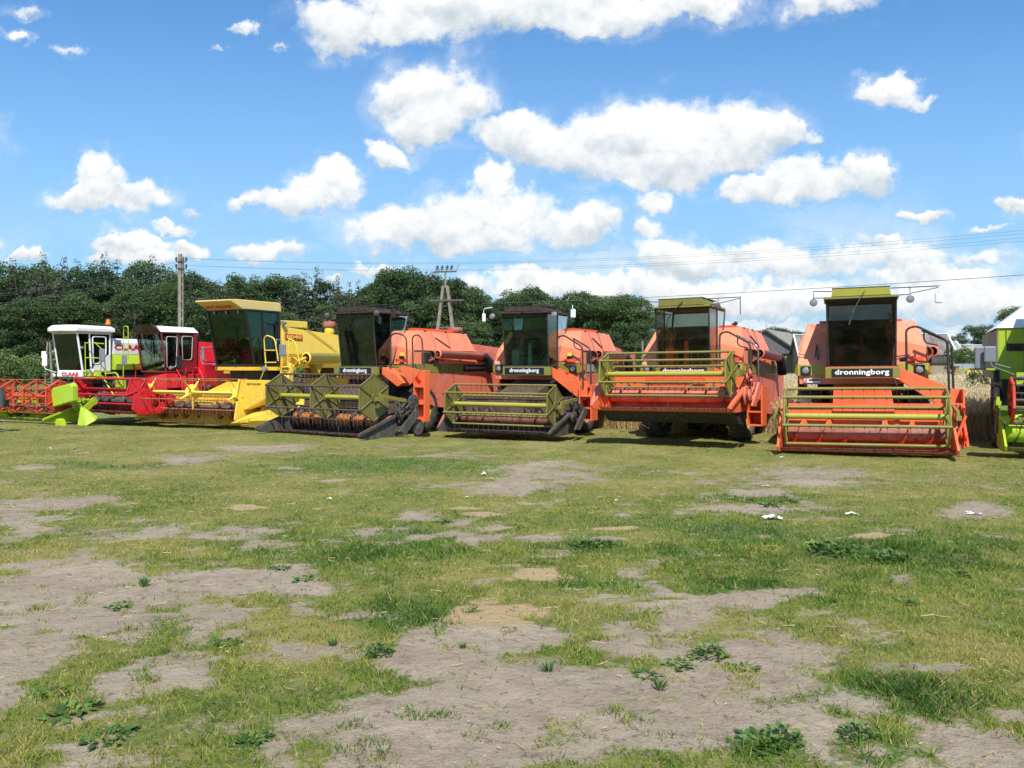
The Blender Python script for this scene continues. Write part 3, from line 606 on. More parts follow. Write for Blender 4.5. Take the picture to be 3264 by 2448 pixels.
for xx in (-3.6, 2.3): MB().box(xx, xx + .15, .2, 3.5, 0, 3.5).build('side_wall', BOARD_T, lt)
fw = MB().box(-3.6, 2.45, .05, .19, 0, 3.5).build('front_wall', BOARD_T, lt); boards(fw, -3.6, 1.6, lambda x: 3.6, .03, BOARD_T, wd=.24); boards(fw, 1.6, 2.45, lambda x: 3.6, .02, DARK, wd=.2)
MB().box(-3.9, 2.9, -.25, 3.8, 3.55, 3.68).build('roof_slope', DUSTY, lt); MB().box(-3.5, 2.4, -.03, .04, 0, .32).build('plinth', STONE, lt)
hs = gable_building('farm_outbuilding', 'long tan brick outbuilding with brown roof and white barge boards', 'outbuilding', 38.9, 115, R(-9), .6, 20.2, 7, 3.5, 6.1, BRICKM, BROWNROOF, trim=TRIM)
wf = MB().box(2.2, 3.0, -.03, .02, 1.6, 2.6).build('window', DARK, hs); MB().box(17.2, 19.8, -.25, -.02, 2.2, 3.3).build('dark_recess_panel', DUSTY, hs)  # dark panel stands in for the shade of a recess under the eave
MB().box(.6, 20.2, -.04, -.001, 0, .5).build('plinth', STONE, hs)
for i, (dx, x0_, x1_, ez, rz_, yy) in enumerate(((0, 64.0, 68.4, 3.4, 5.45, 127), (0, 68.9, 88, 3.2, 5.0, 131))):
    gable_building('corrugated_shed', ('small grey corrugated roofed shed joined to a longer one', 'longer grey corrugated roofed shed behind the pale bush')[i], 'shed', 0, yy, 0, x0_, x1_, 6, ez, rz_, STONE, ASB, trim=TRIM)
fn = thing('sheet_metal_fence', 'blue grey sheet metal fence above a low tan wall', 'fence', (53.0, 101, 0), 0)
for i in range(9): MB().box(.02 + i * 1.2, 1.18 + i * 1.2, 0, .05, 1.45, 2.12).build('fence_panel', plain('blue_grey_sheet', (.27, .31, .35), .6) if i == 0 else MATS['blue_grey_sheet'], fn)
MB().box(0, 10.8, -.05, .15, 0, 1.42).build('low_wall', BRICKM, fn)
im = thing('farm_implement', 'yellow farm implement parked by the low tan wall', 'implement', (54.2, 98.5, 0), 0)
MB().box(-.9, .9, -.1, .5, .9, 1.15).box(-.8, .3, 0, .4, 1.15, 1.3).build('frame', YELLOW_W, im); m_ = MB()
for xx in (-.8, -.4, 0, .4, .8): m_.tube([(xx, 0, 1), (xx, -.25, .6), (xx, .1, .25)], .04, 5)
m_.build('spring_tine', YELLOW_W, im)
ps = thing('gate_post', 'thick rusty brown post in front of the brick outbuilding', 'post', (51.6, 97.5, 0)); MB().box(-.22, .22, -.2, .2, 0, 1.75).build('post', RUST_P, ps); MB().box(-.26, .26, -.24, .24, 1.75, 1.83).build('post_cap', RUST, ps)
lp = thing('lattice_panel', 'white lattice panel beside the lime combine', 'panel', (57.3, 99, 0)); m_ = MB()
for i in range(6): m_.box(-.5 + i * .2, -.44 + i * .2, 0, .05, 0, 2.0)
for i in range(8): m_.box(-.5, .56, -.03, -.001, .1 + i * .26, .17 + i * .26)
m_.build('lattice', TRIM, lp)
# ------------------------------------------------------------------ poles and wires
CONC_D = plain('dark_timber', (.11, .10, .09), .9)
CONC = plain('weathered_concrete', (.27, .24, .19), .9, 0, .4, 2.5, (.17, .15, .12)); CER = plain('brown_insulator', (.06, .03, .02), .3); ALU = plain('cable', (.13, .13, .13), .6)
def insul(m, p, up=(0, 0, 1), s=1.0):
    u = V3(up); p = V3(p); 
    for k, r in enumerate((.07, .1, .07)): m.cyl(p + u * (.05 + k * .09) * s, p + u * (.11 + k * .09) * s, r * s, 8)
    m.cyl(p - u * .05, p + u * .32 * s, .025, 5); return m
p1 = thing('utility_pole', 'tall slotted concrete utility pole rising behind the red combine', 'utility pole', (-23.65, 60, 0), R(8))
MB().box(-.17, .05, -.14, .14, 0, 9.95).build('post', CONC, p1); m_ = MB().box(.12, .19, -.12, .12, 0, 9.75)
for k in range(16): m_.box(.05, .12, -.1, .1, .3 + k * .62, .42 + k * .62)
m_.build('ladder_flange', CONC, p1); m_ = MB()
for zz in (9.35, 8.85): m_.box(-.3, .42, -.2, -.142, zz, zz + .07); insul(m_, (.4, -.17, zz + .05)); insul(m_, (-.28, -.17, zz + .05))
m_.build('insulator', CER, p1)
p2 = thing('a_frame_pole', 'A-shaped concrete utility pole with switch gear on its top', 'utility pole', ((962 - 1106) / 1814 * 73, 73, 0), R(-12))
for s_ in (-1, 1):
    lg = MB().prism([(s_ * 1.35 - .17, -.13, 0), (s_ * 1.35 + .17, -.13, 0), (s_ * .18 + .11, -.13, 8.9), (s_ * .18 - .11, -.13, 8.9)], (0, .26, 0)).build('leg', CONC, p2)
MB().cyl((0, 0, 8.7), (0, 0, 10.1), .09, 8).build('mast', CONC, p2); MB().box(-.95, 1.0, -.08, .08, 10.05, 10.18).box(-1.3, 1.7, -.22, -.142, 7.55, 7.68).box(-.5, .5, -.13, .13, 5.2, 5.33).build('crossarm', CONC_D, p2, kind='stuff')
m_ = MB()
for xx in (-.8, -.35, .1, .5): insul(m_, (xx, 0, 10.2), (.25, 0, 1), 1.5)
for xx in (-1.1, 1.4, .6): insul(m_, (xx, -.18, 7.6), (0, 0, -1), 1.2)
m_.cyl((-.9, -.2, 9.75), (-1.7, -.3, 9.35), .12, 8); m_.build('insulator', CER, p2)
MB().cyl((0, -.15, 7.2), (0, -.15, 7.05), .28, 12).tube([(-.7, .05, 10.6), (-.55, .05, 10.2)], .03, 5).tube([(.95, 0, 10.2), (1.3, 0, 10.75)], .02, 5).build('switch_gear', DARK, p2, kind='stuff')
p3 = thing('utility_pole', 'short distant pole with a white meter box left of the white cab', 'utility pole', ((106 - 1106) / 1814 * 80, 80, 0))
for s_ in (-1, 1): MB().prism([(s_ * .35 - .07, -.1, 0), (s_ * .35 + .07, -.1, 0), (s_ * .1 + .06, -.1, 4.2), (s_ * .1 - .06, -.1, 4.2)], (0, .2, 0)).build('leg', CONC, p3)
MB().box(-.75, .5, -.06, .06, 4.15, 4.25).build('crossarm', CER, p3); m_ = MB()
for xx in (-.7, -.35, 0, .4): insul(m_, (xx, 0, 4.25), s=1.1)
m_.build('insulator', CER, p3); MB().box(-.55, -.15, -.3, 0, 2.7, 3.3).build('meter_box', WHITE, p3)
p4 = thing('thin_pole', 'thin grey pole at the edge of the wood behind the raised reel', 'utility pole', ((1388 - 1106) / 1814 * 92, 92, 0)); MB().cyl((0, 0, 0), (0, 0, 4.6), .13, 8, .09).build('post', CONC, p4); MB().box(-.5, .5, -.04, .04, 4.25, 4.34).build('crossarm', CER, p4)
def wire(label, a, b_, sag, r, cat='wire', n=28):
    a, b_ = V3(a), V3(b_); pts = [a.lerp(b_, i / n) - Vector((0, 0, sag * 4 * (i / n) * (1 - i / n))) for i in range(n + 1)]
    o = MB().tube(pts, r, 4).build('overhead_wire', ALU); tag(o, label, cat); return o
A_ = (-23.2, 60, 9.65); B_ = (28.5, 42, 8.9)
for (za, zb, dx, lab) in ((.0, .15, 0, 'topmost thin wire running right from the tall concrete pole'), (-.02, .02, .35, 'second thin wire running right, just under the topmost one'), (-.5, -.22, 0, 'third thin wire running right from the tall concrete pole'), (-.52, -.36, .35, 'lowest thin wire running right from the tall concrete pole')):
    wire(lab, (A_[0] + dx, A_[1], A_[2] + za), (B_[0], B_[1] + dx, B_[2] + zb), .95, .0065)
wire('thick black cable crossing low over the orange combines', ((1040 - 1106) / 1814 * 75, 75, 7.5), (32, 45, 7.2), .25, .018)
for i, (yl, yr, lab) in enumerate(((636, 566, 'upper wire falling left from the tall concrete pole'), (640, 571, 'second wire falling left from the tall concrete pole'), (657, 583, 'third wire falling left, the lower pair'), (662, 588, 'lowest wire falling left from the tall concrete pole'))):
    d0 = 42; wire(lab, ((-60 - 1106) / 1814 * d0, d0, EYE + (786 - yl - 8) * d0 / 1814), (-23.9, 60, EYE + (786 - yr) * 60 / 1814), .12, .008)
for i, (xa, ya, xb, yb, lab) in enumerate(((420, 706, 800, 640, 'faint wire crossing the dark wood behind the yellow combine'), (560, 700, 965, 637, 'upper wire running down left from the A-shaped pole'), (560, 728, 965, 648, 'lower wire running down left from the A-shaped pole'), (0, 668, 700, 620, 'faint wire across the wood above the white cab'))):
    wire(lab, ((xa - 1106) / 1814 * 72, 72, EYE + (786 - ya) * 72 / 1814), ((xb - 1106) / 1814 * 73, 73, EYE + (786 - yb) * 73 / 1814), .3, .008)
# ------------------------------------------------------------------ shared machine pieces (local axes: x to the viewer's right, y to the machine's back, z up)
LUG = {}
def wheel(root, x, y, r, w_, rim, z0=0, tyre=None, name='wheel'):
    t = MB().lathe((x, y, r + z0), (1, 0, 0), [(-w_ * .30, r * .56), (-w_ * .46, r * .66), (-w_ * .5, r * .86), (-w_ * .42, r * .955), (0, r * .97), (w_ * .42, r * .955), (w_ * .5, r * .86), (w_ * .46, r * .66), (w_ * .30, r * .56)], 32)
    n = max(14, int(r * 28))
    for i in range(n):
        a = 2 * math.pi * i / n
        for s in (-1, 1):
            a2 = a + (math.pi / n if s > 0 else 0); p = []
            for dx, da in ((s * .02 * w_, .10), (s * .47 * w_, -.10)):
                q = a2 + da; p.append((x + dx, y + math.cos(q) * r * .975, z0 + r + math.sin(q) * r * .975))
            t.cyl(p[0], p[1], r * .045, 4)
    o = t.build(name, tyre or RUBBER, root)
    m = MB()
    m.lathe((x, y, r + z0), (1, 0, 0), [(-w_ * .34, r * .58), (-w_ * .30, r * .52), (-w_ * .05, r * .46), (-w_ * .05, .09), (-w_ * .18, .08), (-w_ * .18, 0.001)], 24)
    m.lathe((x, y, r + z0), (1, 0, 0), [(w_ * .34, r * .58), (w_ * .30, r * .52), (w_ * .05, r * .46), (w_ * .05, .09), (w_ * .18, .08), (w_ * .18, 0.001)], 24)
    m.build('rim', rim, o); return o
def lamp(root, p, r, square=0, shell=None, face=(0, -1, 0), name='headlight'):
    p = V3(p); f = V3(face).normalized(); m = MB()
    if square: m.box(p.x - square, p.x + square, p.y - .02, p.y + .05, p.z - square * .95, p.z + square * .95); o = m.build(name, shell or BLACKP, root, .015); q = p + f * .022
    else: m.lathe(p - f * .16, f, [(0, .02), (.02, r * .6), (.10, r), (.16, r * 1.03), (.17, r * .97)], 16); o = m.build(name, shell or BLACKP, root); q = p + f * .0
    MB().lathe(q, f, [(0, r * .95), (.006, r * .8), (.012, r * .45), (.014, 0.001)], 16).build('lens', LENS, o); return o
def mirror(root, p, w_, h, arm, shell=None, yaw=0):
    x, y, z = p; o = MB().box(x - w_, x + w_, y, y + .07, z - h, z + h).build('mirror', shell or GREYPL, root, min(w_, .07) * .6)
    MB().tube(rounded(arm, 3, .08), .013, 6).build('mirror_arm', shell or BLACKP, o); return o
def rail(root, pts, r=.018, mat=None, name='handrail', k=.12): return MB().tube(rounded(pts, 4, k), r, 8).build(name, mat or BROWN, root)
def reel(root, cx_, w_, y, z, r, bar_m, end_m, tube_m, style='plate', mids=(), nb=6, phase=0, tine=.2, tine_m=None, barr=.024, gap=.15, tr=.0045):
    """pick-up reel: centre tube, end frames, tine bars with their spring tines"""
    x0, x1 = cx_ - w_, cx_ + w_
    rl = MB().cyl((x0, y, z), (x1, y, z), .062, 12).build('reel', tube_m, root)
    ang = [phase + 2 * math.pi * i / nb for i in range(nb)]
    def pt(x, a, rr=r): return (x, y + math.cos(a) * rr, z + math.sin(a) * rr)
    for x in [x0] + list(mids) + [x1]:
        m = MB()
        if style == 'plate':
            m.prism([pt(x - .006, a, r * .97) for a in ang], (.012, 0, 0))
            for i, a in enumerate(ang):
                b_ = ang[(i + 1) % nb]
                m.cyl(pt(x, a), pt(x, b_), .022, 5)
                for s in (-.022, .022): m.cyl(pt(x + s, a, .05), pt(x + s, a, r * .95), .016, 5)
            m.cyl((x - .05, y, z), (x + .05, y, z), .11, 10)
        elif style == 'frame':
            for i, a in enumerate(ang):
                m.cyl(pt(x, a), pt(x, ang[(i + 1) % nb]), .026, 5); m.cyl(pt(x, a, .04), pt(x, a), .022, 5)
            m.cyl((x - .04, y, z), (x + .04, y, z), .10, 10)
        elif style == 'ribbed':
            for i, a in enumerate(ang):
                b_ = ang[(i + 1) % nb]; mid = (a + math.pi / nb)
                m.cyl(pt(x, a), pt(x, b_), .035, 6); m.cyl(pt(x, a, .05), pt(x, a), .032, 6)
                if x != cx_ and x in (x0, x1): m.prism([pt(x - .01, a, r * .9), pt(x - .01, b_, r * .9), (x - .01, y, z)], (.012, 0, 0))
                m.tube([pt(x - .03, a + .2, r * .76), pt(x - .03, b_ - .2, r * .76), pt(x - .03, mid, r * .26)], .02, 5, closed=True)
        elif style == 'spider':
            m.lathe((x - .02, y, z), (1, 0, 0), [(0, .001), (0, .27), (.03, .27), (.03, .001)], 22)
            for i, a in enumerate(ang):
                p0, p1 = V3(pt(x, a, .16)), V3(pt(x, a, r)); m.cyl(p0, p1, .050, 6, .018)
            m.cyl((x - .05, y, z), (x + .05, y, z), .09, 10)
        m.build('reel_end', end_m, rl)
    for a in ang:
        m = MB(); p0, p1 = pt(x0 - .03, a), pt(x1 + .03, a)
        if style == 'batten': pass
        m.cyl(p0, p1, barr, 7); 
        
        br = m.build('reel_bar', bar_m, rl)
        if tine:
            m = MB(); n = int((x1 - x0) / gap)
            for k in range(n):
                x = x0 + .08 + k * (x1 - x0 - .16) / (n - 1); 
                m.cyl((x - .012, p0[1], p0[2] - .012), (x + .012, p0[1], p0[2] - .012), barr + .006, 6)
                m.tube([(x, p0[1] - .02, p0[2] - .03), (x + .004, p0[1] - .035, p0[2] - .03 - tine * .55), (x, p0[1] + .01, p0[2] - .03 - tine)], tr, 4)
            m.build('tine', tine_m or DUSTY, br, kind='stuff')
    return rl
def auger(root, cx_, w_, y, z, r, mat, fl_m, flr=None, fr=.29):
    a = MB().cyl((cx_ - w_ + .03, y, z), (cx_ + w_ - .03, y, z), r, 20).build('auger', mat, root)
    for s in (-1, 1):
        m = MB(); n = 14; turns = w_ * .78 / .52; N = int(turns * n); vs = []; fs = []
        for i in range(N + 1):
            q = 2 * math.pi * i / n * s; x = cx_ + s * (w_ - .06 - .52 * i / n)
            for rr in (r, fr): vs += [(x - .005, y + math.cos(q) * rr, z + math.sin(q) * rr), (x + .005, y + math.cos(q) * rr, z + math.sin(q) * rr)]
        for i in range(N):
            k = 4 * i; fs += [(k, k + 4, k + 6, k + 2), (k + 1, k + 3, k + 7, k + 5), (k + 2, k + 6, k + 7, k + 3)]
        m.add(vs, fs, True).build('auger_flight', fl_m, a)
    m = MB()
    for k in range(7):
        q = k * 2.3; x = cx_ - .4 + k * .13; m.cyl((x, y, z), (x, y + math.cos(q) * (r + .16), z + math.sin(q) * (r + .16)), .01, 5)
    m.build('auger_finger', STEEL, a, kind='stuff'); return a
def header(root, cx_, w_, z0, col, aug_m, fl_m, yb=-1.95, yk=-3.0, wallh=.92, knife_m=None, inner=None, div_l='plain', div_r='plain', div_m=None, guards=.12, name='cutting_header'):
    """trough with back wall, knife bar, dividers and auger"""
    x0, x1 = cx_ - w_, cx_ + w_; knife_m = knife_m or RUST; div_m = div_m or col
    pf = [(yb + .02, wallh), (yb - .04, wallh), (yb - .05, .36), (yb - .10, .20), (yb - .22, .09), (yb - .42, .045), (yk + .12, .05), (yk, .09)]
    outer = [(y + (.035 if i < 4 else 0), z - (.0 if i < 3 else .045)) for i, (y, z) in enumerate(pf)]
    poly = pf + outer[::-1]; poly = [(y, z + z0) for y, z in poly]
    m = MB(); n = len(pf); N = len(poly)
    vs = [(x0, y, z) for y, z in poly] + [(x1, y, z) for y, z in poly]; fs = []
    for i in range(N): fs.append((i, (i + 1) % N, N + (i + 1) % N, N + i))
    for i in range(n - 1): fs += [(i, i + 1, N - 2 - i, N - 1 - i)[::-1], (N + i, N + i + 1, 2 * N - 2 - i, 2 * N - 1 - i)]
    h = m.add(vs, fs).build(name, col, root)
    MB().box(x0, x1, yb - .07, yb + .09, z0 + wallh + .0, z0 + wallh + .10).build('top_beam', inner or col, h)
    m = MB(); k = 0
    n = int((x1 - x0) / guards)
    m.box(x0 + .02, x1 - .02, yk - .05, yk + .03, z0 + .092, z0 + .112)
    for i in range(n + 1):
        x = x0 + .03 + i * (x1 - x0 - .06) / n; m.cyl((x, yk + .02, z0 + .10), (x, yk - .16, z0 + .075), .018, 5, .004)
        if i % 3 == 0: m.cyl((x, yk - .05, z0 + .09), (x + .03, yk - .34, z0 + .16), .013, 5, .006)
    m.build('knife_bar', knife_m, h)
    for s, st in ((-1, div_l), (1, div_r)):
        x = x0 if s < 0 else x1; xa, xb = (x - .05, x - .002) if s < 0 else (x + .002, x + .05)
        if st == 'plain': P_ = [(yb + .12, .03), (yb + .12, wallh + .12), (yb - .3, wallh + .02), (yk - .12, .42), (yk - .55, .17), (yk - .50, .08), (yk + .05, .01)]
        elif st == 'low': P_ = [(yb + .12, .03), (yb + .12, wallh - .12), (yb - .5, .52), (yk - .25, .28), (yk - .58, .14), (yk - .53, .05), (yk + .05, .01)]
        elif st == 'tall': P_ = [(yb + .12, .03), (yb + .12, wallh + .10), (yb - .4, wallh + .0), (yk - .1, .75), (yk - .2, .2), (yk + .05, .01)]
        d = MB().yz([(y, z + z0) for y, z in P_], xa, xb).build('crop_divider', div_m, h, .006)
        if st == 'low':
            xs_ = x + s * .09
            MB().prism([(xs_ - .04, yb, z0 + .66), (xs_ + .04, yb, z0 + .66), (xs_ + .03, yk - .60, z0 + .12), (xs_ - .03, yk - .60, z0 + .12)], (0, 0, .07)).build('divider_rail', div_m, d)
    auger(h, cx_, w_, yb - .38, z0 + .40, .17, aug_m, fl_m); return h
def nose(root, x, y, z, mat, w_=.22, l=.75, h=.62, side=-1, name='divider_nose'):
    """flared pressed steel nose at the end of a header"""
    m = MB(); vs = [(x, y, z), (x + side * w_ * 1.1, y, z + h * .28), (x + side * w_ * .9, y, z + h), (x, y, z + h * .95), (x + side * .02, y - l, z + .04), (x + side * .05, y - l, z + .10)]
    m.add(vs, [(0, 1, 2, 3), (0, 4, 5, 1), (1, 5, 2), (2, 5, 3), (3, 5, 4, 0)]); return m.build(name, mat, root)
def reel_arms(h, xs_, yb, z0, top, ry, rz, mat, rod=STEEL):
    for x in xs_:
        a = MB().prism([(x - .03, yb, z0 + top), (x + .03, yb, z0 + top), (x + .03, ry, rz + .03), (x - .03, ry, rz + .03)], (0, 0, .09)).box(x - .05, x + .05, ry - .12, ry + .12, rz - .06, rz + .03).build('reel_arm', mat, h)
        MB().cyl((x + .02, yb - .1, z0 + .35), (x + .02, (yb + ry) / 2, (z0 + top + rz) / 2 + .02), .028, 8).cyl((x + .02, yb - .1, z0 + .35), (x + .02, (yb + ry) / 2 + .15, (z0 + top + rz) / 2 - .3), .038, 8).build('lift_ram', rod, a)
def clutter(root, x, y0, y1, z0, z1, seed, mat=None, belt=True, big=.3, name='header_drive'):
    """pulleys, belts, guards, hoses and rods at the end of a header"""
    q = random.Random(seed); m = MB()
    for k in range(6):
        y = q.uniform(y0, y1); z = q.uniform(z0 + .1, z1); r = q.uniform(.07, big * .8); xx = x + q.uniform(.0, .14)
        m.lathe((xx, y, z), (1, 0, 0), [(0, .001), (0, r * .5), (.012, r * .55), (.012, r * .85), (0, r), (.05, r), (.04, r * .85), (.04, r * .5), (.07, r * .2), (.07, .001)], 18)
    for k in range(9):
        m.cyl((x + q.uniform(-.02, .2), q.uniform(y0, y1), q.uniform(z0, z1)), (x + q.uniform(-.02, .2), q.uniform(y0, y1), q.uniform(z0, z1)), q.uniform(.012, .035), 6)
    o = m.build(name, mat or DUSTY, root); m = MB()
    for k in range(5):
        a = (x + q.uniform(0, .2), q.uniform(y0, y1), q.uniform(z0 + .3, z1)); b = (x + q.uniform(-.1, .2), q.uniform(y0, y1), q.uniform(z0 + .3, z1 + .2)); c = tuple((a[i] + b[i]) / 2 - (0, 0, .25)[i] for i in range(3))
        m.tube(rounded([a, c, b], 5, .3), .013, 5)
    m.build('hose', BLACKP, o); MB().prism([(x + .18, y0, z0 + .05), (x + .18, y0 + .35, z0 + .02), (x + .18, y1, z0 + .5), (x + .18, y1 - .2, z0 + .62)], (.05, 0, 0)).build('belt_guard', mat or DUSTY, o); return o
def spout(root, p0, p1, r, mat, drop=True, rs=None):
    """folded unloading auger with its open inner end and a rubber sleeve"""
    p0, p1 = V3(p0), V3(p1); a = (p1 - p0).normalized()
    o = MB().lathe(p0, a, [(0, r * .86), (0, r * 1.12), (.05, r * 1.12), (.05, r), ((p1 - p0).length, r), ((p1 - p0).length, r * .9), (0.05, r * .86)], 20).build('unloading_auger', mat, root)
    MB().cyl(p0 - a * .02, p0 + a * .25, r * .25, 8).prism([p0 + a * .06 + Vector((0, 0, r * .7)), p0 + a * .06 + Vector((0, -r * .5, 0)), p0 + a * .12 - Vector((0, 0, r * .7))], a * .01).build('auger_screw', RUST, o)
    if drop:
        q = p1; d = Vector((0, 0, -1)); b1 = q + a * .35 + d * .10; b2 = q + a * .55 + d * .62; m = MB()
        rings = [(q - a * .08, a, 1.05), (q + a * .14 + d * .01, (a + d * .25).normalized(), 1.14), (q + a * .36 + d * .15, (a + d).normalized(), 1.18), (q + a * .44 + d * .50, (a * .25 + d).normalized(), 1.1)]; n = 14; vs = []
        for c, ax, k in rings:
            u = ax.cross(Vector((1, 0, 0)) if abs(ax.x) < .7 else Vector((0, 1, 0))).normalized(); v = ax.cross(u)
            for i in range(n):
                t_ = 2 * math.pi * i / n; rr = r * k * (1 + .06 * math.sin(3 * t_)); vs.append(c + u * math.cos(t_) * rr + v * math.sin(t_) * rr)
        fs = [(i * n + k, i * n + (k + 1) % n, (i + 1) * n + (k + 1) % n, (i + 1) * n + k) for i in range(3) for k in range(n)] + [tuple(range(3 * n, 4 * n))]
        m.add(vs, fs, True).build('rubber_sleeve', NAVY, o)
    return o
def ladder_box(root, x, y, z0, z1, w_, d, mat, steps=3):
    """boxed ladder: two side plates and treads"""
    o = MB().box(x, x + .04, y, y + d, z0, z1).box(x + w_ - .04, x + w_, y, y + d, z0, z1).box(x + .04, x + w_ - .04, y + d - .03, y + d, z0, z1).build('ladder', mat, root, .008)
    for k in range(steps):
        z = z0 + (z1 - z0) * k / steps; MB().box(x + .042, x + w_ - .042, y - .01, y + d - .032, z, z + .04).build('step', mat, o)
    return o
def quad(a, b, c, d, t, mat, name, parent): return MB().plate([a, b, c, d], t).build(name, mat, parent)
# ------------------------------------------------------------------ orange combines
def orange_combine(label, X, Y, th, o):
    root = thing('combine_harvester', label, 'combine harvester', (X, Y, 0), R(th), 'orange combines parked in a row'); root.rotation_euler = (R(o.get('pitch', 0)), R(o.get('roll', 0)), R(th))
    dark = o['cab'] == 'brown'; FR = BROWN if dark else (DARK if o['cab'] == 'dark' else OLIVE); BAND = OLIVE if o.get('dull') else OLIVE_LT
    side = o.get('side', ORANGE_W); ylen = o.get('len', 5.4)
    # hull
    zb, zm = 1.62, 2.12
    ring = lambda y0, yt: [(-1.40, y0, zb), (-1.43, y0 - .03, zm), (-1.42, y0 + .15, 2.5), (-1.22, yt, 3.12), (1.22, yt, 3.12), (1.42, y0 + .15, 2.5), (1.43, y0 - .03, zm), (1.40, y0, zb)]
    a = ring(-.02, .60); b_ = [(-1.40, 3.3, zb), (-1.43, 3.3, zm), (-1.42, 3.3, 2.5), (-1.22, 3.05, 3.08), (1.22, 3.05, 3.08), (1.42, 3.3, 2.5), (1.43, 3.3, zm), (1.40, 3.3, zb)]
    n = 8; body = MB().add(a + b_, [tuple(range(n)), tuple(range(n, 2 * n))[::-1]] + [(i, n + i, n + (i + 1) % n, (i + 1) % n) for i in range(n)]).build('body', ORANGE, root, .012)
    MB().add([(-1.1, 3.25, 1.0), (1.1, 3.25, 1.0), (1.1, ylen, 1.1), (-1.1, ylen, 1.1), (-1.1, 3.25, 2.78), (1.1, 3.25, 2.78), (1.0, ylen - .55, 2.62), (-1.0, ylen - .55, 2.62), (-1.05, ylen, 2.1), (1.05, ylen, 2.1)], [(3, 2, 1, 0), (4, 5, 6, 7), (7, 6, 9, 8), (8, 9, 2, 3), (0, 1, 5, 4), (0, 4, 7, 8, 3), (1, 2, 9, 6, 5)]).build('rear_hood', side, root, .015)
    # side skirts with the coloured band
    for s in (-1, 1):
        xa = s * 1.435; t_ = s * .03
        MB().yz([(.35, 1.05), (1.2, .78), (3.2, .62), (5.0, .78), (5.0, 1.83), (.35, 1.83)], xa, xa + t_).build('side_panel', side, root)
        MB().yz([(-.03, 1.835), (-.05, 2.10), (5.02, 2.10), (5.0, 1.835)], xa + s * .001, xa + t_ * 1.25).build('band', OLIVE, root)
        MB().yz([(3.35, 2.105), (5.02, 2.105), (5.0, 2.45), (3.35, 2.5)], xa, xa + t_).build('side_panel', side, root)
        # front faces: band below, lamp in it
        x0, x1 = (s * .80, s * 1.44) if s > 0 else (s * 1.44, s * .80)
        MB().box(x0, x1, -.062, -.055, 1.835, 2.10).build('band', BAND, root)
        # tank side seam, stay and panel joints
        m = MB().cyl((s * 1.43, .22, 2.5), (s * 1.43, 3.2, 2.5), .012, 4)
        for yy in (1.25, 2.0): m.cyl((s * 1.43, yy, 2.5), (s * 1.232, yy, 3.10), .006, 4)
        m.build('seam', DARK, body); MB().cyl((s * 1.40, 1.95, 2.62), (s * 1.30, 1.35, 2.92), .02, 5).build('stay', DUSTY, body)
    m = MB().box(-1.0, -.98, -.0, .005, 2.15, 2.5)
    MB().tube([(-1.06, .06, 2.16), (-1.0, .22, 2.6)], .012, 5).box(-1.0, -.96, .05, .09, 2.22, 2.55).build('door_latch', DUSTY, body)
    MB().box(1.0, 1.35, -.12, -.04, 2.16, 2.25).build('grab_pocket', ORANGE_RED, body)
    MB().box(-.95, .95, .85, 2.7, 3.12, 3.20).build('tank_cover', ORANGE_RED, root, .01)
    if o.get('intake'): MB().lathe((.55, 3.3, 3.0), (0, 0, 1), [(0, .1), (.12, .1), (.12, .24), (.3, .26), (.32, .2), (.32, .001)], 18).build('air_intake', RUST_P, root)
    if o.get('exhaust'): MB().tube([(.75, 2.2, 3.1), (.75, 2.2, 3.42)], .035, 7).build('exhaust_pipe', STEEL, root)
    if o.get('stack'): MB().tube(rounded([(.3, 3.2, 3.0), (.3, 3.2, 3.32), (.45, 3.15, 3.42)], 4, .1), .06, 8).tube([(-.1, 3.2, 3.0), (-.1, 3.2, 3.5)], .03, 6).build('exhaust_pipe', DARK, root)
    # cab
    gm = o['glass']; floor = MB().box(-.76, .76, -.62, .9, 1.95, 2.02).build('cab_floor', DARK, root)
    pf = lambda s, z: (s * (.72 + .02 * (z - 2.03) / 1.56), -.64 - .19 * (z - 2.03) / 1.56, z)
    cabm = MB()
    pr = .022
    for s in (-1, 1):
        cabm.cyl(pf(s, 2.03), pf(s, 3.6), pr, 6); cabm.cyl((s * .74, .55, 3.0), (s * .74, .72, 3.6), .03, 6); cabm.cyl((s * .74, -.05, 2.03), (s * .75, -.08, 3.6), .022, 6)
        cabm.cyl((s * .74, -.6, 2.03), (s * .74, .0, 2.03), .025, 5)
    cabm.cyl(pf(-1, 2.03), pf(1, 2.03), .022, 6).cyl(pf(-1, 3.58), pf(1, 3.58), .03, 6).cyl((-.74, .72, 3.58), (.74, .72, 3.58), .03, 6)
    cab = cabm.build('cab_frame', DARK, root)
    g = MB().plate([pf(-.985, 2.05), pf(.985, 2.05), pf(.985, 3.56), pf(-.985, 3.56)], .008).build('windscreen', gm, cab)
    for s in (-1, 1):
        MB().plate([(s * .735, -.62, 2.06), (s * .735, -.06, 2.06), (s * .752, -.09, 3.56), (s * .752, -.80, 3.56)], .008).build('side_window', gm, cab)
        MB().plate([(s * .738, -.03, 2.06), (s * .738, .16, 2.5), (s * .742, .6, 3.1), (s * .75, .68, 3.56), (s * .752, -.05, 3.56)], .008).build('side_window', gm, cab)
    MB().plate([(-.7, .62, 3.14), (.7, .62, 3.14), (.72, .72, 3.55), (-.72, .72, 3.55)], .008).build('rear_window', G_PALE if not dark else G_PALE, cab)
    wall = lambda z: -.05 + (z - 2.12) * .66
    bw = MB().plate([(-.56, -.16, 2.03), (.56, -.16, 2.03), (.56, wall(3.05) - .03, 3.05), (-.56, wall(3.05) - .03, 3.05)], .03).build('cab_back_wall', DARK, cab)
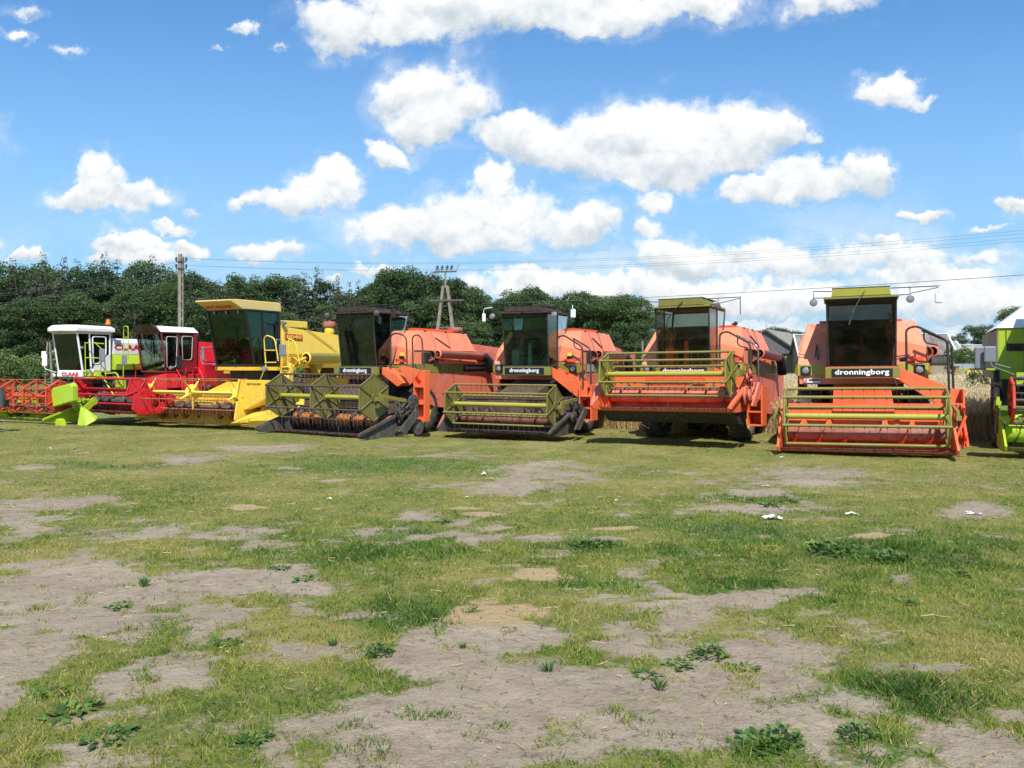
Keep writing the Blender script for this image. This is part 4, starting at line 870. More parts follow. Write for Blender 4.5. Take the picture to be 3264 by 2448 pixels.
    MB().plate([(-.58, wall(2.9) - .08, 3.0), (.58, wall(2.9) - .08, 3.0), (.58, wall(2.9) - .04, 3.12), (-.58, wall(2.9) - .04, 3.12)], .03).build('back_ledge', DARK, cab)
    MB().box(-.24, .24, -.1, .28, 2.25, 2.42).box(-.24, .24, .22, .34, 2.42, 2.95).build('seat', SEAT, cab, .04)
    sc = ORANGE_RED if o['cab'] != 'brown' else GREYP
    st = MB().box(-.045, .045, -.47, -.38, 2.02, 2.72).build('steering_column', sc, cab); MB().lathe((0, -.42, 2.78), (0, -.35, 1), [(0, .2), (.02, .215), (.04, .2), (.02, .185), (0, .2)], 18).cyl((0, -.42, 2.70), (0, -.43, 2.8), .02, 6).tube([(-.19, -.42, 2.8), (.19, -.42, 2.8)], .01, 5).build('steering_wheel', BLACKP, st)
    MB().box(-.60, -.36, -.45, .0, 2.02, 2.52).build('console', ORANGE_RED if not dark else GREYP, cab, .015)
    m = MB()
    for k in range(4): m.cyl((-.55 + k * .05, -.3, 2.5), (-.55 + k * .05, -.36, 2.72), .009, 5)
    m.tube([(.42, -.5, 2.02), (.45, -.45, 2.3)], .012, 5).tube([(-.2, -.5, 2.02), (-.2, -.48, 2.18), (-.05, -.48, 2.18), (-.05, -.5, 2.02)], .01, 5); m.build('lever', STEEL, cab, kind='stuff')
    rc = OLIVE if not dark else BROWN
    if o.get('raised'): rc = OLIVE
    rf = MB().xy([(-.80, -.92), (.80, -.92), (.82, .55), (.6, .84), (-.6, .84), (-.82, .55)], 3.60, 3.655).build('cab_roof', rc if not dark else BROWN, root, .01)
    z2 = 3.835 if not dark else 3.80
    MB().add([(-.63, -.93, 3.656), (.63, -.93, 3.656), (.66, .55, 3.656), (-.66, .55, 3.656), (-.60, -.95, z2), (.60, -.95, z2), (.62, .45, z2 - .06), (-.62, .45, z2 - .06)], [(3, 2, 1, 0), (4, 5, 6, 7), (0, 1, 5, 4), (1, 2, 6, 5), (2, 3, 7, 6), (3, 0, 4, 7)]).build('visor_box', (OLIVE_LT if o.get('bright') else OLIVE) if not dark else BROWN, rf, .008)
    MB().box(-.615, .615, -.955, .42, z2 + .001, z2 + .018).build('roof_lid', DARK, rf)
    w0 = (.08, -.97, 3.76) if o.get('wiper_hi') else (.0, -.95, 3.66); w1 = o.get('wiper', (-.2, -.86, 3.2))
    MB().cyl(w0, w1, .011, 5).cyl((w1[0] - .08, w1[1], w1[2] - .3), (w1[0] + .03, w1[1] - .01, w1[2] + .05), .012, 4).build('wiper', STEEL if o['cab'] == 'dark' else DARK, cab)
    # lamps and mirrors on their rails
    rl2 = MB().tube([(-.62, -.9, 3.78), (-1.02, -.92, 3.80), (-1.02, -.92, 3.62)], .012, 5).tube([(-.8, -.9, 3.64), (-1.02, -.92, 3.64)], .010, 5).build('lamp_rail', DARK, root); rl = MB().tube([(.62, -.9, 3.80), (1.62, -.92, 3.80)], .012, 5).tube([(1.02, -.92, 3.80), (1.02, -.92, 3.64), (.8, -.9, 3.64)], .012, 5).tube([(1.02, -.92, 3.66), (1.6, -.92, 3.77)], .010, 5).build('lamp_rail', DARK, root)
    ld = o.get('lamp_dir', (0, -1, -.25))
    for s in (-1, 1):
        if o['cab'] == 'rect': continue
        lamp(rl if s > 0 else rl2, (s * 1.02, -.98, 3.53), .082, face=ld, name='work_lamp', shell=o.get('lamp_shell', DUSTY))
    if o.get('mirror_r', 1): mirror(root, (1.60, -.92, 3.55), .08, .13, [(1.6, -.92, 3.80), (1.6, -.94, 3.68)], (SCRAP if o.get('white_or_sky_mirror', 1) else DARK))
    else: MB().cyl((1.6, -.92, 3.8), (1.6, -.92, 3.35), .012, 5).build('mirror_arm', DARK, root)
    if o.get('mirror_l'): mirror(root, (-1.32, -.95, 3.50), .06, .13, [(-1.02, -.92, 3.80), (-1.32, -.93, 3.78), (-1.32, -.93, 3.55)], WPLATE if o.get('white_or_sky_mirror', 1) else DARK)
    # name plate
    pn = MB().box(-.79, .80, -.70, -.60, 1.765, 2.015).build('front_panel', OLIVE, root, .006)
    pl = MB().box(-.65 + o.get('plx', 0), .65 + o.get('plx', 0), -.716, -.701, 1.80, 1.985).build('name_plate', BKPLATE, pn); lettering('dronningborg', WPLATE, pl, (o.get('plx', 0), -.719, 1.893), 1.16 if not dark else .98, .155, .028)
    MB().box(-.78, .79, -.69, -.56, 2.016, 2.034).build('sill', ORANGE_RED if not dark else DARK, pn)
    # headlamps
    for s in (-1, 1):
        if o.get('rect'):
            x = s * 1.12; fp = MB().box(x - .30, x + .34, -.30, -.07, 1.80, 2.05).build('lamp_box', OLIVE, root, .01)
            h_ = MB().box(x - .10, x + .22, -.315, -.302, 1.85, 2.0).build('headlight', BLACKP, fp); MB().box(x - .08, x + .10, -.325, -.316, 1.865, 1.985).build('lens', LENS, h_); MB().box(x + .11, x + .21, -.327, -.316, 1.865, 1.985).build('indicator', AMBER, h_)
        else:
            lamp(root, (s * 1.25, -.085, 1.955), .082, square=.115)
            MB().box(s * 1.47 - .03, s * 1.47 + .03, -.02, .05, 1.87, 2.03).build('indicator', AMBER, root, .01)
    if o.get('badge'):
        bd = MB().box(-1.30, -.90, -.045, -.03, 1.66, 1.76).build('badge', WPLATE, root); lettering('D', RLETTER, bd, (-1.25, -.048, 1.71), .06, .075, .05); MB().box(-1.18, -.91, -.052, -.046, 1.705, 1.745).build('badge_print', BKPLATE, bd)
        MB().box(.83, 1.02, .0, .012, 2.14, 2.24).box(.84, 1.01, -.006, -.001, 2.17, 2.18).build('warning_sticker', BKPLATE, root)
    if o.get('yellow_sticker'):
        s1 = MB().box(1.02, 1.2, .03, .045, 2.34, 2.44).build('warning_sticker', YELLOW, root); MB().box(1.02, 1.2, .0, .03, 2.24, 2.335).build('sticker_print', BKPLATE, s1)
    m = MB()
    for s in (-1, 1):
        for yy in (.6, 1.5, 2.4, 3.3, 4.2):
            for zz in (1.15, 1.75, 2.2): m.box(s * 1.44, s * 1.474, yy, yy + .04, zz, zz + .04)
        for yy in (2.05, 3.55): m.box(s * 1.44, s * 1.470, yy, yy + .015, .7, 1.83)
        for yy in (.9, 1.9, 2.8): m.box(s * 1.19, s * 1.24, yy, yy + .10, 3.09, 3.13)
    for xx in (-1.3, -.9, .9, 1.3):
        for zz in (1.68, 1.80): m.cyl((xx, -.04, zz), (xx, -.08, zz), .014, 6)
    m.build('fastener', DUSTY, body, kind='stuff')
    # underside: axle, feeder house, running gear
    MB().box(-1.1, 1.1, .5, .8, .6, .85).box(-.62, .62, -.1, 3.3, .95, 1.62).box(-.5, .5, 3.2, 3.5, .45, 1.0).build('chassis', DUSTY if not o.get('fresh') else RUST, root)
    fd = ORANGE_RED if not dark else RUST
    z0 = o['hz']; MB().prism([(-.62, -.1, 1.15), (.62, -.1, 1.15), (.62, -.1, 1.62), (-.62, -.1, 1.62)], (0, -1.85, z0 - .75)).build('feeder_house', fd, root)
    MB().cyl((-.75, -.3, 1.45), (.75, -.3, 1.45), .05, 8).cyl((.7, -.2, 1.7), (.85, -.45, 1.35), .03, 6).build('cross_shaft', DARK, root)
    for s in (-1, 1):
        wheel(root, s * 1.22, .62, .74, .52, OLIVE_LT if o.get('rim') else YELLOW_W, name='drive_wheel', tyre=MUD if o.get('mud') else RUBBER)
        wheel(root, s * .98, 3.55, .46, .30, OLIVE_LT, name='steering_wheel_rear' if 0 else 'rear_wheel')
    # stair on the viewer's right: sloping cheek, platform and boxed ladder
    if o['stair'] == 'slope':
        for dy, nm in ((-.60, 'stair_cheek'), (-.22, 'stair_cheek')):
            MB().prism([(.80, dy, 2.0), (1.92, dy, 1.50), (1.92, dy, 1.10), (1.76, dy, 1.02), (.82, dy, 1.70)], (0, .03, 0)).build(nm, ORANGE_S, root, .004)
        m = MB()
        for k in range(4): m.box(.95 + k * .24, 1.17 + k * .24, -.56, -.225, 1.82 - k * .14, 1.85 - k * .14)
        m.build('step', ORANGE_RED, root, kind='stuff')
        ladder_box(root, 1.70, -.72, .46, 1.50, .40, .5, ORANGE_S)
        rail(root, [(.95, -.55, 1.9), (.95, -.55, 2.88), (1.15, -.56, 2.95), (1.78, -.62, 2.60), (1.80, -.62, 1.4)], .027, DARK if o['cab'] == 'dark' else BROWN)
        rail(root, [(1.35, -.2, 2.85), (1.33, -.2, 2.58), (1.62, -.22, 2.50)], .02); rail(root, [(1.30, -.18, 2.86), (1.90, -.3, 2.55), (1.92, -.3, 1.4)], .025, STEEL if o.get('worn_rail') else (DARK if o['cab'] == 'dark' else BROWN))
    else:
        MB().prism([(.95, -.66, 2.0), (1.5, -.66, 1.78), (1.75, -.66, 1.55), (1.55, -.66, 1.45), (.95, -.66, 1.80)], (0, .5, 0)).build('platform', ORANGE_S, root)
        ladder_box(root, 2.10, -.60, .46, 1.92, .42, .24, ORANGE_S, 3); MB().prism([(1.55, -.6, 2.0), (1.72, -.6, 2.05), (2.38, -.6, 1.92), (1.98, -.6, 1.5)], (0, .03, 0)).build('stair_cheek', ORANGE_S, root)
        rail(root, [(1.12, -.5, 1.98), (1.14, -.5, 2.95), (1.4, -.52, 3.0), (1.80, -.55, 2.90), (1.84, -.56, 1.9)], .022, k=.2); rail(root, [(1.84, -.3, 1.9), (1.80, -.3, 2.88), (2.0, -.32, 2.96), (2.2, -.34, 2.85), (2.3, -.35, 2.0)], .022, k=.18)
    # unloading auger folded along the side
    yo = 1.05; fold = MB().lathe((1.44, yo, 2.36), (.3, -1, -.02), [(0, .05), (0, .15), (.12, .17), (.12, .14), (0, .12)], 16).cyl((1.44, yo - .1, 2.3), (1.5, yo + .2, 2.1), .05, 6).cyl((1.5, yo - .2, 2.2), (1.38, yo + .3, 2.28), .04, 6).build('auger_elbow', RUST_P, root)
    MB().box(1.432, 1.47, .55, 1.3, 2.13, 2.45).build('elbow_recess', DARK, root)
    spout(root, (1.62, .72 + .35, 2.40), (1.66, 3.35, 2.34), .125, o.get('auger_m', ORANGE_W))
    if o.get('side_plate'):
        sp_ = MB().yz([(2.55, 1.865), (3.85, 1.865), (3.85, 2.07), (2.55, 2.07)], 1.478, 1.486).build('name_plate', BKPLATE, root); lettering('dronningborg', GREYP, sp_, (1.489, 3.2, 1.97), 1.1, .14, .02, rot=(90, 0, 90))
        s2 = MB().yz([(4.55, 1.87), (4.98, 1.87), (4.98, 2.07), (4.55, 2.07)], 1.478, 1.486).build('type_plate', BKPLATE, root); lettering('8400', WPLATE, s2, (1.489, 4.76, 1.99), .34, .12, .03, rot=(90, 0, 90))
    elif o.get('blank_plate'):
        MB().yz([(.5, 1.86), (1.0, 1.86), (1.0, 2.08), (.5, 2.08)], 1.478, 1.486).build('type_plate', GREYP, root); MB().yz([(.2, 1.9), (.32, 1.9), (.32, 2.05), (.2, 2.05)], 1.478, 1.495).build('indicator', AMBER, root)
    # header and reel
    cx_, hw = o['hx'], o['hw']; yb, yk = o.get('yb', -1.95), o.get('yk', -3.0)
    hd = header(root, cx_, hw, z0, o['hcol'], o['aug'], o['flight'], yb, yk, inner=o.get('beam', o['hcol']), div_l=o.get('dl', 'plain'), div_r=o.get('dr', 'plain'), div_m=o.get('divm', o['hcol']), knife_m=RUST)
    MB().box(cx_ - .72, cx_ + .72, yb - .09, yb - .06, z0 + .40, z0 + .86).build('feeder_mouth', DARK if not o.get('mouth') else o['mouth'], hd)
    ry, rz, rr = o.get('ry', yk + .12), o['rz'], o.get('rr', .55)
    reel(root, cx_, hw - .10, ry, rz, rr, o['bar'], o['end'], o['tube'], o.get('style', 'plate'), o.get('mids', ()), 6, o.get('phase', 0), tine_m=o.get('tine_m'), barr=o.get('barr', .026), gap=o.get('gap', .15), tr=o.get('tr', .0045), tine=o.get('tine', .2))
    if o.get('belly'): MB().yz([(yk + .12, z0 + .0), (yb - .3, z0 - .02), (yb + .1, z0 + .3), (yb + .1, z0 - .1), (yb - .2, z0 - .30), (yk + .45, z0 - .26)], cx_ - hw, cx_ + hw).build('trough_belly', DARK, hd)
    reel_arms(hd, (cx_ - hw - .10, cx_ + hw + .10), yb, z0, .90, ry, rz, o['arm'])
    clutter(hd, cx_ + hw + .10, yb - .55, yb + .35, z0 + .12, z0 + 1.0, o.get('seed', 3), o.get('clut', DUSTY))
    if o.get('nose'): nose(hd, cx_ - hw - .06, yk + .55, z0 + .05, o['nose'], side=-1, l=1.0, w_=.34, h=.66)
    return root
Z_H = .20
orange_combine('orange combine with bright olive cab roof and olive reel, rightmost of the four orange ones', 8.36, 20.03, -21.8, dict(cab='dark', glass=G_DARK, bright=1, side=ORANGE_W, wiper_hi=1, wiper=(-.18, -.88, 3.30), exhaust=1, badge=1, stair='slope', hz=Z_H, hx=0.0, hw=1.66, yb=-1.75, yk=-2.75, hcol=ORANGE_S, aug=RUST_P, flight=ORANGE_S, mouth=ORANGE_S, bar=OLIVE, end=OLIVE, tube=OLIVE_LT, style='frame', barr=.034, gap=.2, tr=.003, tine=.14, rz=.98, rr=.60, phase=.28, arm=OLIVE, dl='plain', dr='plain', clut=ORANGE_RED, seed=5, white_or_sky_mirror=1, lamp_dir=(0, -1, -.1), mud=1, pitch=-.4, roll=-.8))  # pale mirror colour here stands for bright sky reflected in it
orange_combine('orange combine with its header raised, olive cab roof and clear cab windows', 4.98, 23.29, -29.5, dict(cab='olive', glass=G_CLEAR, raised=1, side=ORANGE_W, wiper_hi=1, wiper=(-.35, -.88, 3.35), stack=1, stair='slope', worn_rail=1, hz=.86, belly=1, barr=.030, gap=.17, tr=.003, tine=.14, hx=.22, hw=1.70, yb=-1.8, yk=-2.85, hcol=ORANGE_S, aug=ORANGE_W, flight=RUST_P, mouth=ORANGE_RED, bar=OLIVE, end=OLIVE, tube=OLIVE_LT, style='plate', rz=1.80, rr=.54, phase=.38, arm=OLIVE, dl='plain', dr='low', nose=ORANGE_W, clut=ORANGE_W, seed=8, mirror_r=0, lamp_dir=(0, -.25, -1), yellow_sticker=1, rim=1, mud=1, pitch=-1, roll=-.6))
orange_combine('orange combine with brown cab roof, dark green windows and white mirrors, lowered rusty reel', 0.74, 25.71, -27.1, dict(cab='brown', glass=G_GREEN, side=ORANGE_W, dull=1, wiper=(-.3, -.9, 3.45), stair='slope', blank_plate=1, hz=.17, hx=.32, hw=1.66, yb=-1.85, yk=-2.95, hcol=RUST, aug=RUST_P, flight=RUST, bar=OLIVE, end=OLIVE_D, tube=OLIVE_LT, style='plate', rz=.98, rr=.55, phase=.40, arm=OLIVE, dl='plain', dr='low', divm=DUSTY, nose=NOSEM, clut=DUSTY, seed=12, white_or_sky_mirror=1, mirror_l=1, lamp_dir=(0, -1, -.1), lamp_shell=GREYP, yellow_sticker=1, rim=1, plx=-.06))
orange_combine('long orange combine with brown cab roof turned sideways, three olive discs on its reel', -4.22, 25.68, -34.3, dict(cab='brown', glass=G_GREY, side=ORANGE_W, dull=1, len=6.4, rect=1, wiper=(-.35, -.9, 3.2), intake=1, auger_m=ORANGE, stair='box', side_plate=1, hz=.17, tr=.0065, hx=1.05, hw=1.88, yb=-1.95, yk=-3.1, hcol=RUST, aug=RUST_O, flight=RUST, bar=RUST, end=OLIVE_D, tube=OLIVE_LT, style='plate', mids=(1.05,), rz=1.22, rr=.60, phase=.52, arm=OLIVE, dl='low', dr='low', divm=DUSTY, clut=DUSTY, seed=15, white_or_sky_mirror=0, mirror_l=1, lamp_dir=(.2, -.6, -.8), yellow_sticker=1, rim=1, tine_m=STEEL, plx=-.1))
# ------------------------------------------------------------------ cab shared by the other makes
def cab_box(root, ht, yt, zt, hb, yb, zb, yk, frame, gl, pr=.03, rear=None, split=.0, trim=None, floor_m=None, seat=True):
    m = MB(); T = lambda s: (s * ht, yt, zt); B = lambda s: (s * hb, yb, zb); K = lambda s, z: (s * (hb + (ht - hb) * (z - zb) / (zt - zb)), yk, z)
    mid = lambda s, z: (s * (hb + (ht - hb) * (z - zb) / (zt - zb)), split - .06 * (z - zb), z)
    for s in (-1, 1):
        m.cyl(T(s), B(s), pr, 6).cyl(K(s, zb), K(s, zt), pr, 6).cyl(T(s), K(s, zt), pr, 6).cyl(B(s), K(s, zb), pr, 6).cyl(mid(s, zb), mid(s, zt), pr, 6)
    m.cyl(T(-1), T(1), pr, 6).cyl(B(-1), B(1), pr, 6).cyl(K(-1, zt), K(1, zt), pr, 6).cyl(K(-1, zb), K(1, zb), pr, 6)
    c = m.build('cab_frame', frame, root)
    MB().plate([B(-1), B(1), T(1), T(-1)], .01).build('windscreen', gl, c)
    for s in (-1, 1):
        MB().plate([B(s), mid(s, zb), mid(s, zt), T(s)], .01).build('side_window', gl, c); MB().plate([mid(s, zb), K(s, zb), K(s, zt), mid(s, zt)], .01).build('side_window', gl, c)
    MB().plate([K(-1, zb + .55), K(1, zb + .55), K(1, zt), K(-1, zt)], .01).build('rear_window', gl if rear is None else rear, c)
    MB().box(-hb + .02, hb - .02, yk - .03, yk + .03, zb, zb + .54).build('cab_back_wall', frame, c)
    MB().xy([(-hb, yb), (hb, yb), (hb, yk), (-hb, yk)], zb - .06, zb - .005).build('cab_floor', floor_m or DARK, c)
    if seat:
        MB().box(-.26, .26, -.05, .35, zb + .35, zb + .5).box(-.24, .24, .30, .42, zb + .5, zb + 1.05).build('seat', SEAT, c, .04)
        st = MB().cyl((0, yb + .2, zb), (0, yb + .28, zb + .78), .03, 7).build('steering_column', DARK, c); MB().lathe((0, yb + .30, zb + .82), (0, -.5, 1), [(0, .18), (.02, .195), (.04, .18), (.02, .165), (0, .18)], 16).tube([(-.18, yb + .3, zb + .84), (.18, yb + .3, zb + .84)], .01, 5).build('steering_wheel', BLACKP, st)
    return c
def hull(parent, name, mat, A, B, bevel=.012):
    """solid between two rings of the same number of points"""
    n = len(A); return MB().add(list(A) + list(B), [tuple(range(n)), tuple(range(n, 2 * n))[::-1]] + [(i, n + i, n + (i + 1) % n, (i + 1) % n) for i in range(n)]).build(name, mat, parent, bevel)
# ------------------------------------------------------------------ yellow combine
root = thing('combine_harvester', 'big yellow combine with flared cab roof and green glass, between red and orange ones', 'combine harvester', (-8.87, 28.82, 0), R(-28.2))
YB = .30
rf = MB().yz([(-1.78, 4.13), (-1.78, 4.18), (.46, 4.18), (.50, 3.90), (-1.20, 3.87)], -.80, .80).build('cab_roof', CREAM, root, .01)
MB().box(-.76, .76, -1.5, .42, 4.181, 4.20).build('roof_panel', CREAM, rf)
lettering('NEW HOLLAND', RLETTER, rf, (0.0, -1.505, 3.985), 1.2, .18, .03, rot=(66, 0, 0))
for x in (-.55, 0, .55): lamp(rf, (x, -1.22, 3.80), .06, face=(0, -1, -.4), name='work_lamp', shell=BLACKP)
c = cab_box(root, .86, -1.20, 3.86, .86, -.80, 2.05, YB, BLACKP, G_NH, .045, split=-.35, floor_m=plain('green_floor_mat', (.03, .06, .035), .7))
for s in (-1, 1):
    fr_ = [(s * .90, -.32, 2.12), (s * .90, .15, 2.12), (s * .90, .18, 2.9), (s * .90, .12, 3.45), (s * .90, -.40, 3.45), (s * .90, -.38, 2.9)]
    MB().tube(rounded(fr_ + [fr_[0]], 4, .12)[:-1], .026, 6, closed=True).build('door_frame', BLACKP, c)
    MB().cyl((s * .93, .12, 2.75), (s * .93, .12, 2.95), .018, 6).build('door_handle', CHROME, c)
MB().box(-.84, .84, YB - .06, YB, 2.6, 3.4).build('cab_back_wall', BLACKP, c)
MB().prism([(-.80, -.70, 2.06), (-.80, -.3, 2.06), (-.78, -.05, 3.3), (-.78, -.25, 3.3), (-.80, -.65, 2.6)], (.10, 0, 0)).build('side_console', YELLOW, c)
MB().tube(rounded([(-.70, -.5, 2.85), (.2, -.5, 2.85), (.6, -.5, 2.85), (.65, -.45, 2.3)], 4, .15), .018, 6).build('handrail', YELLOW, c)
MB().prism([(.02, -.6, 2.07), (.3, -.6, 2.07), (.26, -.45, 2.26), (.06, -.45, 2.26)], (0, .03, 0)).tube([(-.3, -.6, 2.06), (-.3, -.6, 2.35), (-.1, -.6, 2.35), (-.1, -.6, 2.06)], .015, 5).build('pedal', YELLOW, c)
MB().cyl((.1, -1.16, 3.75), (.28, -1.05, 3.1), .012, 5).cyl((.2, -.98, 2.75), (.34, -1.08, 3.3), .012, 5).build('wiper', DARK, c)
MB().xy([(-.90, -.86), (.90, -.86), (1.05, -.5), (1.45, -.4), (1.45, .5), (-.90, .5)], 1.88, 2.0).build('platform', YELLOW_W, root, .01)
MB().box(-.78, .95, -.30, .4, 1.1, 1.875).build('chassis', DUSTY, root)  # dark colour stands for the shadow under the cab platform
MB().prism([(-.5, -.7, .9), (.5, -.7, .9), (.5, -.7, 1.5), (-.5, -.7, 1.5)], (0, -1.0, -.35)).build('feeder_house', YELLOW_W, root)
tp = [(-.85, .42, 1.95), (-.98, .42, 2.45), (-.98, .42, 3.38), (.92, .42, 3.38), (.98, .42, 2.45), (.85, .42, 1.95)]
hull(root, 'body', YELLOW, tp, [(-.85, 3.5, 1.95), (-.98, 3.4, 2.45), (-.98, 3.35, 3.17), (.92, 3.35, 3.17), (.98, 3.4, 2.45), (.85, 3.5, 1.95)])
MB().box(-.90, .90, .46, 1.7, 3.37, 3.60).build('tank_extension', YELLOW, root, .02)
MB().box(-.9, .9, 3.5, 5.6, 1.2, 2.9).build('rear_hood', YELLOW, root, .05)
MB().yz([(.7, 1.6), (4.0, 1.6), (5.2, 1.0), (5.2, .9), (1.3, 1.05)], .90, .93).build('side_panel', YELLOW_W, root)
MB().box(-.9, .9, .45, 5.0, 1.0, 1.6).build('chassis', DUSTY, root)
sg = MB().yz([(.50, 2.95), (1.36, 2.93), (1.36, 3.12), (.50, 3.14)], .964, .975).build('type_plate', RLETTER, root); lettering('8040', YELLOW, sg, (.98, .93, 3.035), .74, .13, .02, rot=(90, 0, 90))
MB().cyl((.95, 1.4, 3.42), (1.01, 3.2, 2.55), .010, 5).cyl((.95, 1.4, 3.42), (1.01, 2.9, 2.75), .008, 5).build('stay', YELLOW_W, root)
spout(root, (1.27, 1.20, 2.30), (1.27, 4.2, 2.32), .19, YELLOW, drop=False)
MB().lathe((1.2, .66, 2.16), (.3, -1, 0), [(0, .18), (.15, .18), (.15, .15), (.02, .1), (.02, .001)], 18).cyl((1.2, .75, 2.16), (1.25, 1.2, 2.3), .06, 7).build('auger_elbow', YELLOW_W, root)
MB().prism([(1.0, 1.6, 2.1), (1.0, 2.1, 2.1), (1.0, 1.85, 1.75)], (.3, 0, 0)).build('auger_cradle', YELLOW_W, root)
MB().lathe((.4, 3.45, 2.9), (0, 0, 1), [(0, .1), (.25, .1), (.28, .18), (.58, .18), (.60, .001)], 18).build('air_intake', YELLOW_W, root)
MB().lathe((.4, 3.45, 3.49), (0, 0, 1), [(0, .22), (.02, .23), (.20, .23), (.24, .001)], 18).build('intake_cap', RUST_P, root)
lamp(root, (1.0, .36, 3.50), .08, name='work_lamp', shell=GREYPL); lamp(root, (1.08, -.62, 1.93), .10, shell=GREYPL); lamp(root, (-.82, -.90, 1.97), .04)
rail(root, [(1.02, -.45, 2.0), (.98, -.5, 2.95), (1.1, -.5, 3.05), (1.40, -.45, 2.95), (1.52, -.4, 2.2)], .022, YELLOW); rail(root, [(1.0, -.5, 2.55), (1.42, -.45, 2.55)], .018, YELLOW); rail(root, [(1.02, -.5, 2.15), (1.48, -.45, 2.15)], .018, YELLOW)
rail(root, [(1.52, .1, 2.95), (1.75, .15, 2.85), (1.90, .2, 2.1)], .02, YELLOW); rail(root, [(1.45, .1, 1.95), (1.52, .1, 2.95)], .02, YELLOW); rail(root, [(1.55, -.3, 1.2), (1.55, -.3, 2.0), (1.9, -.2, 2.0), (1.9, -.2, 1.1)], .02, YELLOW)
mirror(root, (1.72, -.45, 2.55), .14, .20, [(1.3, -.4, 2.9), (1.7, -.45, 2.9), (1.8, -.45, 2.3), (1.45, -.4, 2.3)], GREYPL)
mirror(root, (-1.42, -.95, 2.45), .05, .24, [(-.85, -.8, 2.7), (-1.4, -.95, 2.65), (-1.5, -.98, 2.45), (-1.42, -.95, 2.1), (-.85, -.8, 2.1)], GREYPL)
ladder_box(root, 1.50, -.3, .55, 1.9, .42, .18, YELLOW, 4)
MB().tube([(1.05, -.6, 1.85), (.98, -.65, 1.6), (1.05, -.6, 1.3)], .02, 5).build('hose', YELLOW_W, root)
for s in (-1, 1): wheel(root, s * 1.2, .5, .82, .6, YELLOW, name='drive_wheel', tyre=MUD); wheel(root, s * 1.0, 4.0, .48, .3, YELLOW, name='rear_wheel')
hd = header(root, 0.02, 2.15, .22, YELLOW_W, RUST, RUST, -1.70, -2.75, wallh=.85, inner=YELLOW, div_m=YELLOW, div_l='tall', div_r='tall')
MB().box(-.8, .0, -1.80, -1.78, .62, .98).build('back_plate', YELLOW, hd); MB().prism([(.3, -1.85, .75), (1.7, -1.85, .72), (1.7, -2.1, .58), (.3, -2.1, .60)], (0, 0, .05)).build('crop_shield', YELLOW, hd)
reel(root, .0, 2.04, -2.60, 1.19, .52, RUST_O, YELLOW, YELLOW, 'spider', (.0,), 5, phase=1.0, tine=.18, barr=.016, tine_m=RUST_O)
nose(hd, -2.20, -2.6, .25, YELLOW, w_=.14, l=.35, h=.42, side=-1)
sh = MB().prism([(2.12, -2.72, 1.62), (3.05, -2.25, 1.60), (3.02, -2.25, 1.15), (2.62, -2.4, .85), (2.26, -2.62, .70), (2.06, -2.74, 1.1)], (.04, .22, 0)).build('reel_drive_guard', YELLOW_W, hd, .01)
MB().prism([(2.14, -2.74, 1.64), (2.21, -2.74, 1.64), (2.10, -2.78, 1.05), (2.03, -2.76, 1.05)], (0, .02, 0)).build('guard_rib', YELLOW, sh); lettering('NEW HOLLAND', DUSTY, sh, (2.55, -2.52, 1.50), .42, .045, .02, rot=(90, 0, 26.8))
MB().add([(2.3, -2.1, .35), (3.25, -1.8, .75), (3.15, -1.9, .35), (2.2, -3.15, .26), (2.3, -3.2, .34), (2.4, -2.1, .7)], [(0, 3, 4, 5), (5, 4, 1), (4, 2, 1), (3, 2, 4), (0, 2, 3), (0, 5, 1, 2)]).build('crop_divider', YELLOW_W, hd)
MB().add([(2.65, -2.2, .45), (3.3, -1.9, .95), (3.35, -1.8, .4), (2.65, -2.85, .22), (2.75, -2.9, .40)], [(0, 4, 1), (4, 2, 1), (3, 2, 4), (0, 3, 4), (0, 1, 2), (0, 2, 3)]).build('crop_divider', YELLOW, hd)
reel_arms(hd, (-2.15, 2.2), -1.7, .22, .8, -2.55, 1.16, YELLOW); clutter(hd, 2.35, -2.2, -1.4, .35, 1.1, 31, YELLOW_W)
# ------------------------------------------------------------------ red combine
root = thing('combine_harvester', 'red combine with a white topped cab and brown visor, left of the yellow one', 'combine harvester', (-12.13, 29.84, .17), R(-32.5)); root.scale = (.92,) * 3
rf = MB().add([(-.80, -.97, 3.29), (.80, -.97, 3.29), (.82, .66, 3.30), (-.82, .66, 3.30), (-.58, -1.02, 3.52), (.58, -1.02, 3.52), (.62, .58, 3.50), (-.62, .58, 3.50)], [(3, 2, 1, 0), (4, 5, 6, 7), (0, 1, 5, 4), (1, 2, 6, 5), (2, 3, 7, 6), (3, 0, 4, 7)]).build('cab_roof', WHITE, root, .01)
MB().add([(-.78, -.98, 3.285), (.78, -.98, 3.285), (.58, -1.26, 3.56), (-.58, -1.26, 3.56), (-.78, -1.0, 3.30), (.78, -1.0, 3.30), (.58, -1.24, 3.585), (-.58, -1.24, 3.585), (.59, -1.03, 3.53), (-.59, -1.03, 3.53)], [(0, 1, 2, 3), (1, 8, 2), (0, 3, 9), (3, 2, 8, 9)]).build('visor', BROWN, rf)
c = cab_box(root, .74, -.92, 3.26, .75, -.72, 1.80, .58, MAROON, G_PALE, .035, split=-.15)
